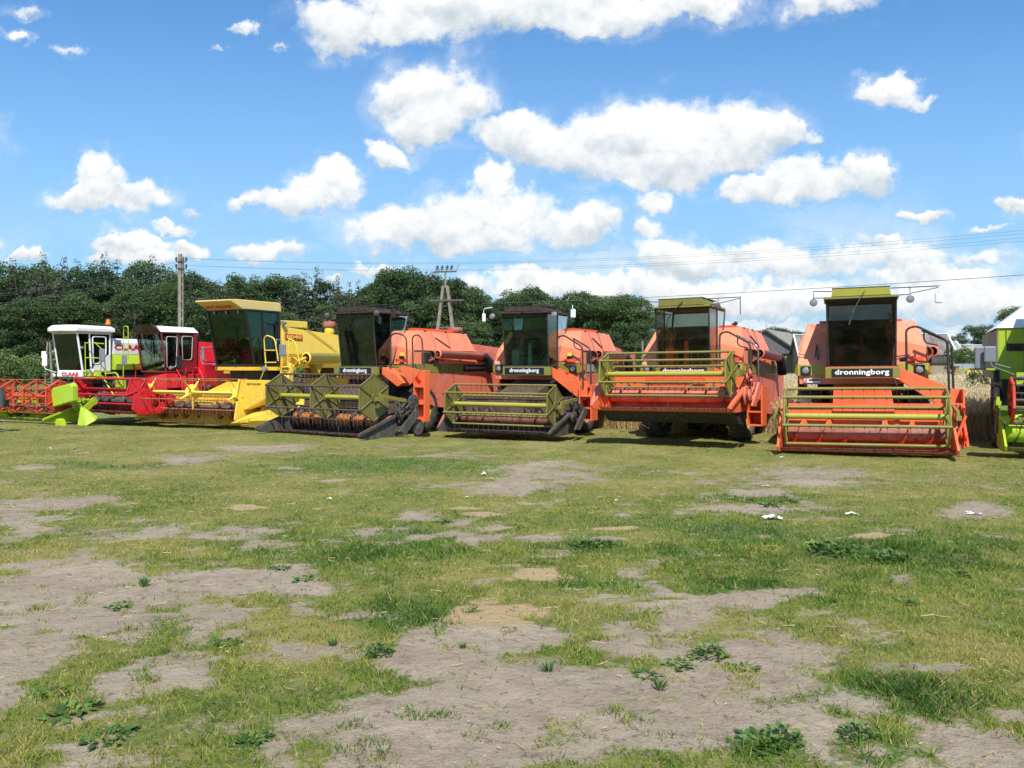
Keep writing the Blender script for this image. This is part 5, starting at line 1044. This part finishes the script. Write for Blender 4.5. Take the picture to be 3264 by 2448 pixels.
for s in (-1, 1):
    for (ya, yb_, za, zb_, nm) in ((-.05, .40, 2.25, 3.15, 'door'), (-.72, -.28, 1.98, 3.12, 'quarter_window')):
        p_ = [(s * .80, ya, za), (s * .80, yb_ - .05, za), (s * .80, yb_, zb_), (s * .80, ya - .03, zb_)]
        o_ = MB().tube(rounded(p_ + [p_[0]], 4, .1)[:-1], .016, 6, closed=True).build('window_seal', plain('grey_window_seal', (.5, .5, .49), .6) if 'grey_window_seal' not in MATS else MATS['grey_window_seal'], c)
    MB().box(s * .775 - .012, s * .775 + .012, -.2, .60, 1.80, 2.22).box(s * .775 - .012, s * .775 + .012, .44, .62, 2.22, 3.25).build('door_panel', MAROON, c)
MB().box(-.5, .0, .2, .5, 1.8, 2.2).build('seat_box', REDP, c)
hull(root, 'body', REDP, [(-1.1, .65, 1.2), (-1.2, .65, 2.2), (-1.0, .75, 2.95), (1.0, .75, 2.95), (1.2, .65, 2.2), (1.1, .65, 1.2)], [(-1.1, 4.8, 1.2), (-1.2, 4.6, 2.0), (-1.0, 3.0, 2.85), (1.0, 3.0, 2.85), (1.2, 4.6, 2.0), (1.1, 4.8, 1.2)])
MB().box(-.8, 1.25, -.6, .7, 1.2, 1.72).build('platform', REDP, root, .01); MB().prism([(-.1, -1.4, 1.5), (1.0, -.9, 1.75), (1.0, -.9, 1.2), (-.1, -1.4, 1.2)], (0, .6, 0)).build('side_fender', REDP, root)
MB().box(1.21, 1.23, 1.2, 3.6, 1.3, 1.9).build('side_panel', MAROON, root); MB().box(1.232, 1.238, 1.5, 1.8, 1.72, 1.82).build('warning_sticker', YELLOW, root); MB().box(1.232, 1.24, 1.0, 3.2, 2.05, 2.12).build('grille', GREYP, root)
lamp(root, (.72, -.80, 2.02), .06, square=.07); lamp(root, (.98, -.72, 1.95), .07, shell=GREYPL); mirror(root, (1.25, -.55, 2.15), .16, .24, [(1.0, -.5, 1.75), (1.15, -.52, 2.0), (1.25, -.55, 2.1)], BLACKP)
rail(root, [(1.2, -.6, 1.9), (1.6, -.7, 1.6), (1.75, -.7, .9)], .022, REDP); rail(root, [(1.35, 0, 1.3), (1.35, 0, 1.95), (1.7, 0, 1.95), (2.0, 0, 1.5), (2.05, 0, .9)], .02, REDP); rail(root, [(1.35, -.3, .8), (1.35, -.3, 1.95)], .02, REDP)
MB().cyl((1.4, -.4, 1.0), (1.4, -.4, 1.65), .09, 12).cyl((1.55, -.3, 1.0), (1.55, -.3, 1.5), .05, 8).build('hydraulic_ram', REDP, root); MB().cyl((1.4, -.4, 1.65), (1.4, -.4, 1.8), .05, 8).build('ram_rod', DARK, root)
MB().tube([(.6, 3.2, 2.8), (.6, 3.2, 3.1), (.7, 3.2, 3.2)], .05, 6).build('exhaust_pipe', DARK, root); MB().lathe((-.9, 2.9, 2.9), (0, 0, 1), [(0, .08), (.2, .08), (.22, .001)], 12).build('beacon', AMBER, root)
ladder_box(root, 1.5, -.2, .5, 1.3, .4, .2, REDP, 3)
rail(root, [(-.76, -.55, 1.9), (-1.3, -.6, 2.0), (-1.35, -.6, 1.5)], .025, REDP); MB().tube([(-.8, -.5, 2.1), (-1.15, -.55, 2.12)], .04, 5).build('arm_rest', REDP, root)
for s in (-1, 1): wheel(root, s * 1.15, .5, .66, .45, REDP, name='drive_wheel', tyre=MUD); wheel(root, s * .95, 3.8, .42, .28, WHITE, name='rear_wheel')
MB().box(-1.0, 1.0, .3, 3.6, .6, 1.2).build('chassis', DARK, root); MB().prism([(-.5, -.3, 1.0), (.5, -.3, 1.0), (.5, -.3, 1.5), (-.5, -.3, 1.5)], (0, -1.5, -.4)).build('feeder_house', REDP, root)
hd = header(root, 0.0, 1.85, .32, REDP, DUSTY, DUSTY, -1.6, -2.65, wallh=.80, inner=REDP, div_l='tall', div_r='tall')
reel(root, 0.0, 1.72, -2.50, 1.17, .50, REDP, REDP, REDP, 'plate', (), 5, phase=.95, tine=.16, barr=.03)
reel_arms(hd, (-1.8, 1.85), -1.6, .32, .8, -2.45, 1.12, REDP); clutter(hd, 1.95, -2.2, -1.3, .4, 1.1, 41, REDP)
MB().prism([(-.9, -1.5, .95), (-.5, -1.5, 1.12), (-.2, -1.5, .98), (-.45, -1.5, .80), (-.8, -1.5, .80)], (0, -.12, 0)).build('drive_cover', GREYP, hd)
# ------------------------------------------------------------------ white and lime combine
root = thing('combine_harvester', 'white and lime combine with red lettering, farthest left with orange red reel', 'combine harvester', (-14.94, 29.41, .336), R(-27.4)); root.scale = (.84,) * 3
rf = MB().add([(-.92, -1.05, 3.42), (-.45, -1.30, 3.42), (.45, -1.30, 3.42), (.92, -1.05, 3.42), (.92, .72, 3.42), (-.92, .72, 3.42), (-.80, -.95, 3.68), (-.4, -1.12, 3.68), (.4, -1.12, 3.68), (.80, -.95, 3.68), (.80, .62, 3.66), (-.80, .62, 3.66), (-.92, -1.05, 3.56), (-.45, -1.30, 3.56), (.45, -1.30, 3.56), (.92, -1.05, 3.56), (.92, .72, 3.56), (-.92, .72, 3.56)],
    [(5, 4, 3, 2, 1, 0), (6, 7, 8, 9, 10, 11)] + [(i, (i + 1) % 6, 12 + (i + 1) % 6, 12 + i) for i in range(6)] + [(12 + i, 12 + (i + 1) % 6, 6 + (i + 1) % 6, 6 + i) for i in range(6)]).build('cab_roof', WHITE, root, .02)
MB().add([(-.76, -.92, 3.34), (.76, -.92, 3.34), (.45, -1.27, 3.415), (-.45, -1.27, 3.415), (.76, .6, 3.34), (-.76, .6, 3.34), (.9, .6, 3.415), (.9, -1.02, 3.415), (-.9, -1.02, 3.415), (-.9, .6, 3.415)], [(0, 1, 2, 3), (1, 4, 6, 7), (1, 7, 2), (0, 3, 8), (0, 8, 9, 5)]).build('roof_lining', WHITE, rf)
c = cab_box(root, .76, -.91, 3.36, .76, -.66, 1.80, .58, WHITE, G_GREY, .045, split=-.28)
for s in (-1, 1):
    MB().prism([(s * .80, -.25, 1.82), (s * .80, .56, 1.82), (s * .80, .56, 2.5), (s * .80, .40, 2.45), (s * .80, .10, 2.15), (s * .80, -.15, 2.10)], (s * .015, 0, 0)).build('door_panel', WHITE, c)
    p_ = [(s * .81, -.22, 2.12), (s * .81, .02, 2.10), (s * .81, .36, 2.5), (s * .81, .36, 3.22), (s * .81, -.26, 3.22)]; MB().tube(rounded(p_ + [p_[0]], 4, .1)[:-1], .03, 6, closed=True).build('door_frame', WHITE, c)
fp = MB().prism([(-.78, -.72, 1.58), (.78, -.72, 1.58), (.78, -.70, 1.79), (-.78, -.70, 1.79)], (0, .08, 0)).build('front_panel', WHITE, root, .008); lettering('CLAAS', RLETTER, fp, (.04, -.73, 1.685), 1.05, .15, .035)
MB().cyl((-.15, -.6, 1.9), (.05, -.45, 2.4), .02, 5).build('lever', STEEL, c); MB().cyl((-.55, -.3, 2.82), (.0, -.3, 2.82), .02, 5).build('handrail', LIME, c)
hull(root, 'body', LIME, [(-.95, .70, 1.85), (-1.02, .70, 2.1), (-.80, .70, 2.50), (.80, .70, 2.50), (1.02, .70, 2.1), (.95, .70, 1.85)], [(-.95, 5.0, 1.85), (-1.02, 5.0, 2.1), (-.80, 4.2, 2.50), (.80, 4.2, 2.50), (1.02, 5.0, 2.1), (.95, 5.0, 1.85)]); MB().box(-.85, .85, .75, 4.8, 1.21, 1.845).build('chassis', DARK, root)
tk = hull(root, 'grain_tank', WHITE, [(-.80, .72, 2.505), (-.80, .72, 3.0), (-.6, .78, 3.18), (.6, .78, 3.18), (.80, .72, 3.0), (.80, .72, 2.505)], [(-.80, 3.7, 2.505), (-.80, 3.6, 3.0), (-.6, 3.5, 3.16), (.6, 3.5, 3.16), (.80, 3.6, 3.0), (.80, 3.7, 2.505)])
lettering('CLAAS', RLETTER, tk, (.805, 1.50, 2.80), 1.45, .24, .04, rot=(90, 0, 90)); MB().box(.805, .86, .75, 1.05, 2.98, 3.12).build('warning_lamp_box', GREYPL, tk)
MB().cyl((.6, .62, 3.3), (.6, .62, 3.75), .02, 6).build('beacon_post', DARK, root); MB().lathe((.6, .62, 3.75), (0, 0, 1), [(0, .10), (.06, .10), (.07, .085), (.2, .08), (.23, .001)], 14).build('beacon', AMBER, root)
MB().box(-.85, 1.3, -.6, .75, 1.50, 1.57).box(.80, 1.6, -.5, -.44, 1.60, 1.78).build('platform', LIME, root); MB().box(1.0, 1.35, -.52, -.508, 1.62, 1.76).build('warning_sticker', YELLOW, root)
for z in (2.95, 2.35, 1.85): rail(root, [(.85, -.62, z), (1.15, -.5, z), (1.45, -.2, z - .03)], .02, LIME)
rail(root, [(.88, -.62, 1.6), (.85, -.62, 2.98)], .02, LIME); rail(root, [(1.2, -.45, 2.98), (1.45, -.2, 2.6), (1.55, -.2, 1.6)], .02, LIME)
rail(root, [(1.6, .6, 2.3), (1.6, .6, 3.55), (1.75, .5, 3.65), (2.0, .5, 3.65), (2.0, .5, 2.3)], .02, LIME); rail(root, [(1.6, .6, 2.75), (2.0, .5, 2.75)], .018, LIME); rail(root, [(1.6, .6, 3.2), (2.0, .5, 3.2)], .018, LIME)
rail(root, [(1.6, .6, 2.3), (1.6, .55, .9)], .02, LIME); rail(root, [(1.5, -.2, 1.7), (2.2, -.2, 1.75), (2.7, -.2, 1.0)], .03, LIME); rail(root, [(1.2, -.1, 1.6), (2.2, -.3, .8)], .035, LIME)
ladder_box(root, 2.0, -.1, .5, 1.5, .4, .2, LIME, 3)
mirror(root, (1.62, -.45, 2.45), .16, .26, [(1.5, -.4, 1.8), (1.6, -.42, 2.2), (1.62, -.43, 2.4)], GREYPL); mirror(root, (2.1, .2, 2.25), .14, .22, [(1.8, .1, 1.9), (2.05, .18, 2.0), (2.1, .2, 2.2)], GREYPL)
mirror(root, (-1.45, -.85, 2.25), .15, .25, [(-.8, -.75, 1.75), (-1.4, -.85, 1.9), (-1.45, -.85, 2.2)], WPLATE); lamp(root, (-.98, -.80, 1.60), .11, shell=WPLATE); lamp(root, (1.20, -.62, 1.80), .10, shell=WPLATE); lamp(root, (.80, -.80, 2.75), .07, shell=GREYPL); lamp(root, (-.95, -.8, 2.6), .07, shell=GREYPL)
for s in (-1, 1): wheel(root, s * 1.15, .5, .72, .5, WHITE, name='drive_wheel', tyre=MUD); wheel(root, s * .95, 3.8, .45, .3, WHITE, name='rear_wheel')
MB().box(-1.0, 1.0, .3, 4.6, .55, 1.2).build('chassis', DARK, root); MB().prism([(-.5, -.3, .9), (.5, -.3, .9), (.5, -.3, 1.45), (-.5, -.3, 1.45)], (0, -1.4, -.4)).build('feeder_house', DARK, root)
hd = header(root, -.05, 2.08, -.12, LIME, RUST_P, RUST, -1.55, -2.65, wallh=.80, div_l='low', div_r='low', div_m=LIME)
MB().cyl((-2.0, -1.93, .28), (-1.75, -1.93, .28), .20, 16).build('auger_end', LIME, hd)
reel(root, -.05, 1.90, -2.40, .84, .64, RUST_O, REELRED, REELRED, 'ribbed', (-1.0, .45), 6, phase=.52, tine=0, barr=.016)
reel_arms(hd, (-2.05, 2.05), -1.55, -.12, .8, -2.35, .8, LIME); clutter(hd, 2.25, -2.2, -1.3, .1, .8, 51, LIME)
sh = hull(hd, 'reel_drive_guard', LIME, [(1.95, -2.75, .48), (3.10, -2.75, .72), (3.08, -2.75, 1.28), (2.9, -2.75, 1.36), (1.92, -2.75, 1.18), (1.84, -2.75, 1.02)], [(1.95, -2.50, .48), (3.10, -2.50, .72), (3.08, -2.50, 1.28), (2.9, -2.50, 1.42), (1.92, -2.50, 1.24), (1.84, -2.50, 1.02)], .03)
MB().add([(3.0, -2.35, .50), (3.25, -2.3, .42), (3.72, -2.15, .10), (3.62, -2.2, -.02), (3.45, -2.45, -.20), (3.02, -2.5, -.22), (3.1, -2.0, .3), (3.5, -1.95, 0)], [(0, 1, 4, 5), (1, 2, 3, 4), (0, 6, 1), (1, 6, 7, 2), (2, 7, 3), (3, 7, 4), (5, 4, 7, 6), (0, 5, 6)]).build('crop_divider', LIME, hd)
MB().prism([(2.45, -3.0, -.25), (2.85, -3.0, -.28), (2.75, -3.0, .0), (2.5, -3.0, .05)], (0, .2, .02)).build('crop_divider', LIME, hd)
# ------------------------------------------------------------------ lime combine cut by the right edge
LIME_D = paint('shaded_soiled_lime_paint', (.20, .27, .02), .6, .7, .5, .1)  # soiled lime, darkened to paint in the shade inside the header
root = thing('combine_harvester', 'lime combine with white tank hood, cut off by the right edge', 'combine harvester', (13.18, 19.95, 0), R(-25))
zt = 2.98
hull(root, 'body', LIME, [(-1.40, .25, 1.72), (-1.40, .25, zt), (1.40, .25, zt), (1.40, .25, 1.72)], [(-1.40, 4.6, 1.72), (-1.40, 4.6, zt - .2), (1.40, 4.6, zt - .2), (1.40, 4.6, 1.72)])
MB().box(-1.425, -1.402, .26, 4.5, 1.75, 2.93).build('side_panel', BEIGE, root)
MB().add([(-1.45, .2, zt + .005), (1.45, .2, zt + .005), (1.45, 3.3, zt - .02), (-1.45, 3.3, zt - .02), (-.55, 1.0, 3.74), (.55, 1.0, 3.74), (.55, 2.5, 3.72), (-.55, 2.5, 3.72)], [(3, 2, 1, 0), (4, 5, 6, 7), (0, 1, 5, 4), (1, 2, 6, 5), (2, 3, 7, 6), (3, 0, 4, 7)]).build('tank_hood', WHITE, root, .012)
MB().box(-1.22, 1.2, .225, .245, 2.42, 2.60).build('air_slot', DARK, root); MB().box(-1.235, -1.22, .235, .247, 2.62, 2.93).box(-.85, -.835, .235, .247, 1.75, 2.4).build('panel_joint', DARK, root)
MB().box(-2.15, -1.43, .0, .5, 1.95, 1.99).prism([(-2.15, .0, 1.95), (-2.35, .1, 1.88), (-2.35, .4, 1.88), (-2.15, .5, 1.95)], (0, 0, .04)).build('platform', LIME, root); MB().box(-1.50, -1.38, .12, .24, .95, 1.94).box(-1.3, 1.3, .3, 3.4, .8, 1.715).build('chassis', DARK, root)
MB().cyl((-1.85, .2, 1.94), (-1.5, .2, 1.5), .012, 5).build('brace', DARK, root)
mirror(root, (-1.62, -.35, 2.33), .13, .20, [(-1.62, -.3, 2.3), (-1.6, -.35, 2.05), (-1.05, -.3, 1.82)], GREYPL); mirror(root, (-1.82, -.2, 2.25), .12, .28, [(-1.5, -.2, 2.1), (-1.1, -.2, 1.98)], GREYPL)
MB().box(-1.1, 1.1, -.65, .24, 1.62, 1.72).box(-1.1, -.5, -.66, -.6, 1.74, 1.90).build('platform', LIME, root); MB().tube(rounded([(-1.1, -.8, 1.75), (-.9, -.85, 1.8), (-.4, -.85, 1.86), (.2, -.85, 1.86)], 4, .1), .05, 8).build('hose', GREYPL, root)
c = cab_box(root, .72, -.95, 3.45, .75, -.75, 1.95, .2, WHITE, G_GREY, .045, split=-.3); MB().box(-.85, .85, -1.15, .18, 3.5, 3.62).build('cab_roof', WHITE, root, .03); lamp(root, (-.85, -.9, 1.78), .11)
for s in (-1, 1): wheel(root, s * 1.2, .9, .76, .55, WHITE, name='drive_wheel', tyre=MUD)
MB().prism([(-.6, -.3, .9), (.6, -.3, .9), (.6, -.3, 1.5), (-.6, -.3, 1.5)], (0, -1.4, -.4)).build('feeder_house', DARK, root)
hd = header(root, .46, 2.0, .2, LIME_D, RUST_P, RUST, -1.7, -2.75, wallh=.85, div_l='plain', div_r='plain', div_m=LIME)
MB().cyl((-1.49, -2.08, .6), (-.99, -2.08, .6), .24, 18).build('auger_end', LIME, hd)
reel(root, .46, 1.85, -2.55, 1.30, .50, DARK, REELRED, BLACKP, 'ribbed', (), 6, phase=.3, tine=.15, barr=.03)
reel_arms(hd, (-1.64,), -1.7, .2, .85, -2.5, 1.26, LIME)
MB().add([(-1.64, -2.6, .95), (-1.19, -2.6, 1.02), (-1.54, -2.75, .80), (-1.29, -2.4, .9)], [(0, 1, 3), (0, 2, 1), (0, 3, 2), (1, 2, 3)]).build('crop_lifter', LIME, hd)
pk = thing('wooden_rail', 'two dark boards leaning in the wheat beside the lime combine', 'board', (11.75, 23.6, 0), R(-25))
for k in (0, 1): MB().prism([(-.75 + k * .12, 0, .05), (-.68 + k * .12, 0, .05), (-.28 + k * .12, 0, 1.25), (-.35 + k * .12, 0, 1.25)], (0, .05, 0)).build('board', DARK, pk)
# ------------------------------------------------------------------ dark implement cut by the left edge
root = thing('loader_implement', 'dark loader mast with grey bracket and prongs, cut off by the left edge', 'loader', (-14.2, 23.4, .18), R(-10))
MB().box(-.32, -.12, -.06, .06, 0, 1.62).box(-.9, -.78, -.06, .06, 0, 1.6).box(-.9, -.12, -.05, .05, 1.3, 1.4).box(-.9, -.12, -.05, .05, .5, .62).build('mast', NAVY, root, .01)
MB().prism([(-.12, -.1, 1.25), (.02, -.1, 1.27), (.10, -.1, .85), (.10, -.1, .72), (-.06, -.1, .70)], (0, .16, 0)).build('bracket', DUSTY, root, .01); MB().box(.08, .16, -.02, .06, .74, .92).build('bracket', BLACKP, root)
for z in (.32, .12): MB().cyl((-.2, -.05, z + .02), (.24, -.25, z), .03, 6, .008).build('prong', BLACKP, root)
# ------------------------------------------------------------------ weeds, scraps and other small things in the yard
def ray(px, py): 
    d = 1814 * (EYE - .18) / (py - 786); return (px - 1106) / 1814 * d, d
WEEDM = leafmat('weed_leaves', [(0, (.035, .085, .018)), (.5, (.085, .17, .035)), (1, (.17, .25, .06))], .55, .2, .2)
def weed_mesh(seed, kind):
    """0 flat cluster of oval leaves, 1 low bushy clump, 2 upright grassy tuft"""
    q = np.random.RandomState(seed); V_, F_, T_ = [], [], []; n = (46, 120, 40)[kind]
    for i in range(n):
        a = q.rand() * 6.28; rr = (.13, .11, .02)[kind] * math.sqrt(q.rand()); p0 = np.array([math.cos(a) * rr, math.sin(a) * rr, (.005, .09 * (1 - (rr / .13) ** 2) * q.rand(), 0)[kind]])
        b = a + q.randn() * .8; L_ = ((.075, .045, .11)[kind]) * (.5 + .8 * q.rand()); el = (q.rand() * .6, q.rand() * 1.2 - .2, .7 + .7 * q.rand())[kind]; W_ = L_ * (.24, .30, .05)[kind]
        d = np.array([math.cos(b) * math.cos(el), math.sin(b) * math.cos(el), math.sin(el)]); s_ = np.array([-math.sin(b), math.cos(b), .3 * q.randn()]); o_ = len(V_)
        V_ += [p0, p0 + d * L_ * .45 - s_ * W_, p0 + d * L_ * .5 - np.array([0, 0, W_ * .3]), p0 + d * L_ * .45 + s_ * W_, p0 + d * L_ - np.array([0, 0, L_ * .15])]; T_ += [q.rand()] * 5
        F_ += [(o_, o_ + 1, o_ + 2, o_ + 2), (o_, o_ + 2, o_ + 3, o_ + 3), (o_ + 1, o_ + 4, o_ + 2, o_ + 2), (o_ + 2, o_ + 4, o_ + 3, o_ + 3)]
    F3 = np.array(F_)[:, :3]
    return mesh_np('broad_leaved_weed', np.array(V_), F3, WEEDM, dict(tone=np.clip(np.array(T_), 0, 1)), smooth=False)
WP = []
def weed(px, py, s, kind, label):
    x, y = ray(px, py)
    while len(WP) <= kind: WP.append(None)
    if WP[kind] is None: o = WP[kind] = weed_mesh(60 + kind, kind)
    else: o = WP[kind].copy(); COL.objects.link(o)
    o.location = (x, y, gzs(x, y)); o.scale = (s, s, s); o.rotation_euler = (0, 0, rnd.uniform(0, 6.3)); tag(o, label, 'weed')
for a in ((1280, 1178, 1.5, 0, 'dark clump of dock leaves right of the yard centre'), (1262, 1185, 1.1, 1, 'smaller dock clump just left of the dark one'), (1530, 1420, 1.0, 1, 'bushy weed at the top of the large bare patch on the right'), (1470, 1440, .7, 0, 'flat weed left of the bushy one on bare soil'), (1600, 1445, .7, 0, 'flat weed right of the bushy one'),
    (1425, 1492, .8, 2, 'lone tuft standing on the bare soil right of centre'), (1185, 1450, .8, 2, 'small grassy tuft on the bare soil near the middle'), (1790, 1196, 1.7, 1, 'tall leafy weed in the bright green band on the right'), (1870, 1203, 1.5, 0, 'leafy weed beside the tall one in the green band'), (1930, 1215, 1.5, 1, 'leafy weed at the right end of the green band'),
    (1850, 1188, 1.2, 0, 'low dock leaves above the leafy weeds on the right'), (312, 1268, 1.0, 2, 'thin upright weed on the bare patch on the left'), (262, 1310, .8, 0, 'flat weed at the left tip of the grass tongue'), (655, 1252, .8, 0, 'small dark weed at the right end of the left bare patch'), (600, 1228, .7, 0, 'low weed on the upper rim of the left bare patch'),
    (150, 1545, 1.0, 0, 'large flat leaved weed in the lower left corner'), (105, 1500, .8, 0, 'flat leaved weed above the lower left corner'), (240, 1590, .9, 0, 'flat weed near the bottom edge on the left'), (540, 1600, .7, 0, 'round leaved weed near the bottom edge left of centre'), (1690, 1600, .9, 1, 'leafy weed near the bottom edge right of the bare soil'),
    (1640, 1610, .9, 0, 'spreading weed at the bottom edge, right part'), (1850, 1590, .8, 1, 'weed tuft in the lower right corner grass'), (480, 1385, .8, 0, 'weed on the bare soil below the grass tongue'), (720, 1395, .7, 2, 'tuft at the edge of the central bare patch'), (1000, 1405, .5, 2, 'tiny tuft below the yellow sand patch'),
    (820, 1415, .8, 1, 'green weed at the left rim of the central bare patch'), (1390, 1455, .7, 0, 'low weed left of the lone tuft'), (1960, 1300, .8, 0, 'weed in the thin grass on the right'), (2060, 1240, 1.0, 0, 'weed by the right edge below the green band'), (960, 1130, .9, 0, 'weed in the middle of the yard below the orange combines'),
    (1660, 1090, 1.1, 0, 'weed next to the white plastic scrap'), (1700, 1083, 1.1, 0, 'dark weed on the brown patch before the right orange combine')): weed(*a)
def scrap(px, py, w_, d_, h, label, m=SCRAP, seed=1):
    x, y = ray(px, py); w_, d_, h = w_ * .75, d_ * .75, h * .6; q = random.Random(seed); n = 7; vs = []; fs = []
    for i in range(n):
        for j in range(5): vs.append(((i / (n - 1) - .5) * w_ * q.uniform(.8, 1.1), (j / 4 - .5) * d_ * q.uniform(.7, 1.2), q.uniform(.15, 1) * h * math.sin(math.pi * (i + .5) / n)))
    for i in range(n - 1):
        for j in range(4): fs.append((i * 5 + j, (i + 1) * 5 + j, (i + 1) * 5 + j + 1, i * 5 + j + 1))
    o = MB().add(vs, fs).build('litter_scrap', m); o.location = (x, y, gzs(x, y) + .015); tag(o, label, 'litter'); o.rotation_euler = (0, 0, q.uniform(-.4, .4))
for a in ((1668, 1124, .30, .16, .09, 'crumpled clear plastic bag in the green band', SCRAP, 3), (1045, 1027, .12, .10, .10, 'white crumpled paper on the bare patch below the reel', WPLATE, 5), (712, 1080, .10, .06, .05, 'small white scrap left of the yard centre', WPLATE, 6), (1655, 1053, .16, .08, .04, 'white scrap on the brown patch, upper one', WPLATE, 7),
    (1840, 1112, .22, .10, .05, 'white torn scrap on thin grass before the right combine', SCRAP, 8), (2105, 1112, .24, .10, .05, 'white scrap by the right edge', SCRAP, 9), (2092, 1108, .10, .06, .04, 'little white scrap left of the one by the right edge', WPLATE, 10), (1332, 1082, .06, .04, .03, 'tiny white scrap in the middle grass', WPLATE, 11), (107, 970, .10, .08, .06, 'white scrap in the far grass on the left', WPLATE, 12),
    (1690, 989, .14, .08, .04, 'pale scrap in front of the lowered orange header', SCRAP, 13), (1008, 1076, .06, .04, .03, 'tiny white scrap left of the middle', WPLATE, 14)): scrap(*a)
q = npr; n = 2600; yy = np.sqrt(q.rand(n) * (16 ** 2 - 3.7 ** 2) + 3.7 ** 2); xx = (q.rand(n) * 2 - 1) * .68 * yy; zz = ground_z(xx, yy)
a = q.rand(n) * 6.28; L_ = .010 + .055 * q.rand(n) ** 4; w_ = .0011 + .0002 * yy; dx, dy = np.cos(a) * L_, np.sin(a) * L_; px_, py_ = -np.sin(a) * w_, np.cos(a) * w_; h0 = .004 + q.rand(n) * .010; h1 = .004 + q.rand(n) * .012
v = np.stack([np.stack([xx - dx - px_, yy - dy - py_, zz + h0], -1), np.stack([xx + dx - px_, yy + dy - py_, zz + h1], -1), np.stack([xx + dx, yy + dy, zz + h1 + .005], -1), np.stack([xx - dx, yy - dy, zz + h0 + .005], -1), np.stack([xx + dx + px_, yy + dy + py_, zz + h1], -1), np.stack([xx - dx + px_, yy - dy + py_, zz + h0], -1)], 1).reshape(-1, 3)
b0 = np.arange(n)[:, None] * 6; f = np.concatenate([b0 + [0, 1, 2, 3], b0 + [3, 2, 4, 5]]); STRAW = leafmat('straw_bits', [(0, (.09, .06, .04)), (.5, (.30, .22, .12)), (1, (.50, .40, .24))], .8, 0)
st = mesh_np('straw_litter', v, f, STRAW, dict(tone=np.repeat(q.rand(n), 6)), smooth=False); st['kind'] = 'stuff'; tag(st, 'loose straw bits and twigs scattered over the yard', 'straw')
n = 3800; yy = np.sqrt(q.rand(n) * (15 ** 2 - 3.7 ** 2) + 3.7 ** 2); xx = (q.rand(n) * 2 - 1) * .68 * yy; zz = ground_z(xx, yy); r = (.003 + .014 * q.rand(n) ** 4)[:, None, None]
oc = np.array([[1, 0, 0], [0, 1, 0], [-1, 0, 0], [0, -1, 0], [0, 0, .7], [0, 0, -.7]]); v = (np.stack([xx, yy, zz + .002], -1)[:, None] + oc[None] * r * (.7 + .6 * q.rand(n, 6, 1))).reshape(-1, 3)
b0 = np.arange(n)[:, None] * 6; f = np.concatenate([b0 + [i, (i + 1) % 4, 4] for i in range(4)] + [b0 + [(i + 1) % 4, i, 5] for i in range(4)])
pb = mesh_np('soil_crumbs', v, f, plain('soil_crumb', (.22, .18, .14), .9, 0, .4, 3), smooth=False); pb['kind'] = 'stuff'; tag(pb, 'crumbs of soil and small stones on the bare patches', 'soil')
# ------------------------------------------------------------------ neighbours of one kind get their place in the row added to the label
ORD = ['leftmost', 'second from left', 'third from left', 'fourth from left', 'fifth from left', 'sixth from left', 'seventh from left', 'eighth from left', 'ninth from left', 'tenth from left', 'eleventh from left', 'twelfth from left']
byl = {}
for o in COL.objects:
    if o.parent is None and 'label' in o and o.get('category') in ('tree', 'shrub'): byl.setdefault(o['label'], []).append(o)
for lab, L_ in byl.items():
    if 1 < len(L_) <= 12:
        for k, o in enumerate(sorted(L_, key=lambda o: o.location.x / o.location.y)): o['label'] = lab + ', ' + ORD[k]
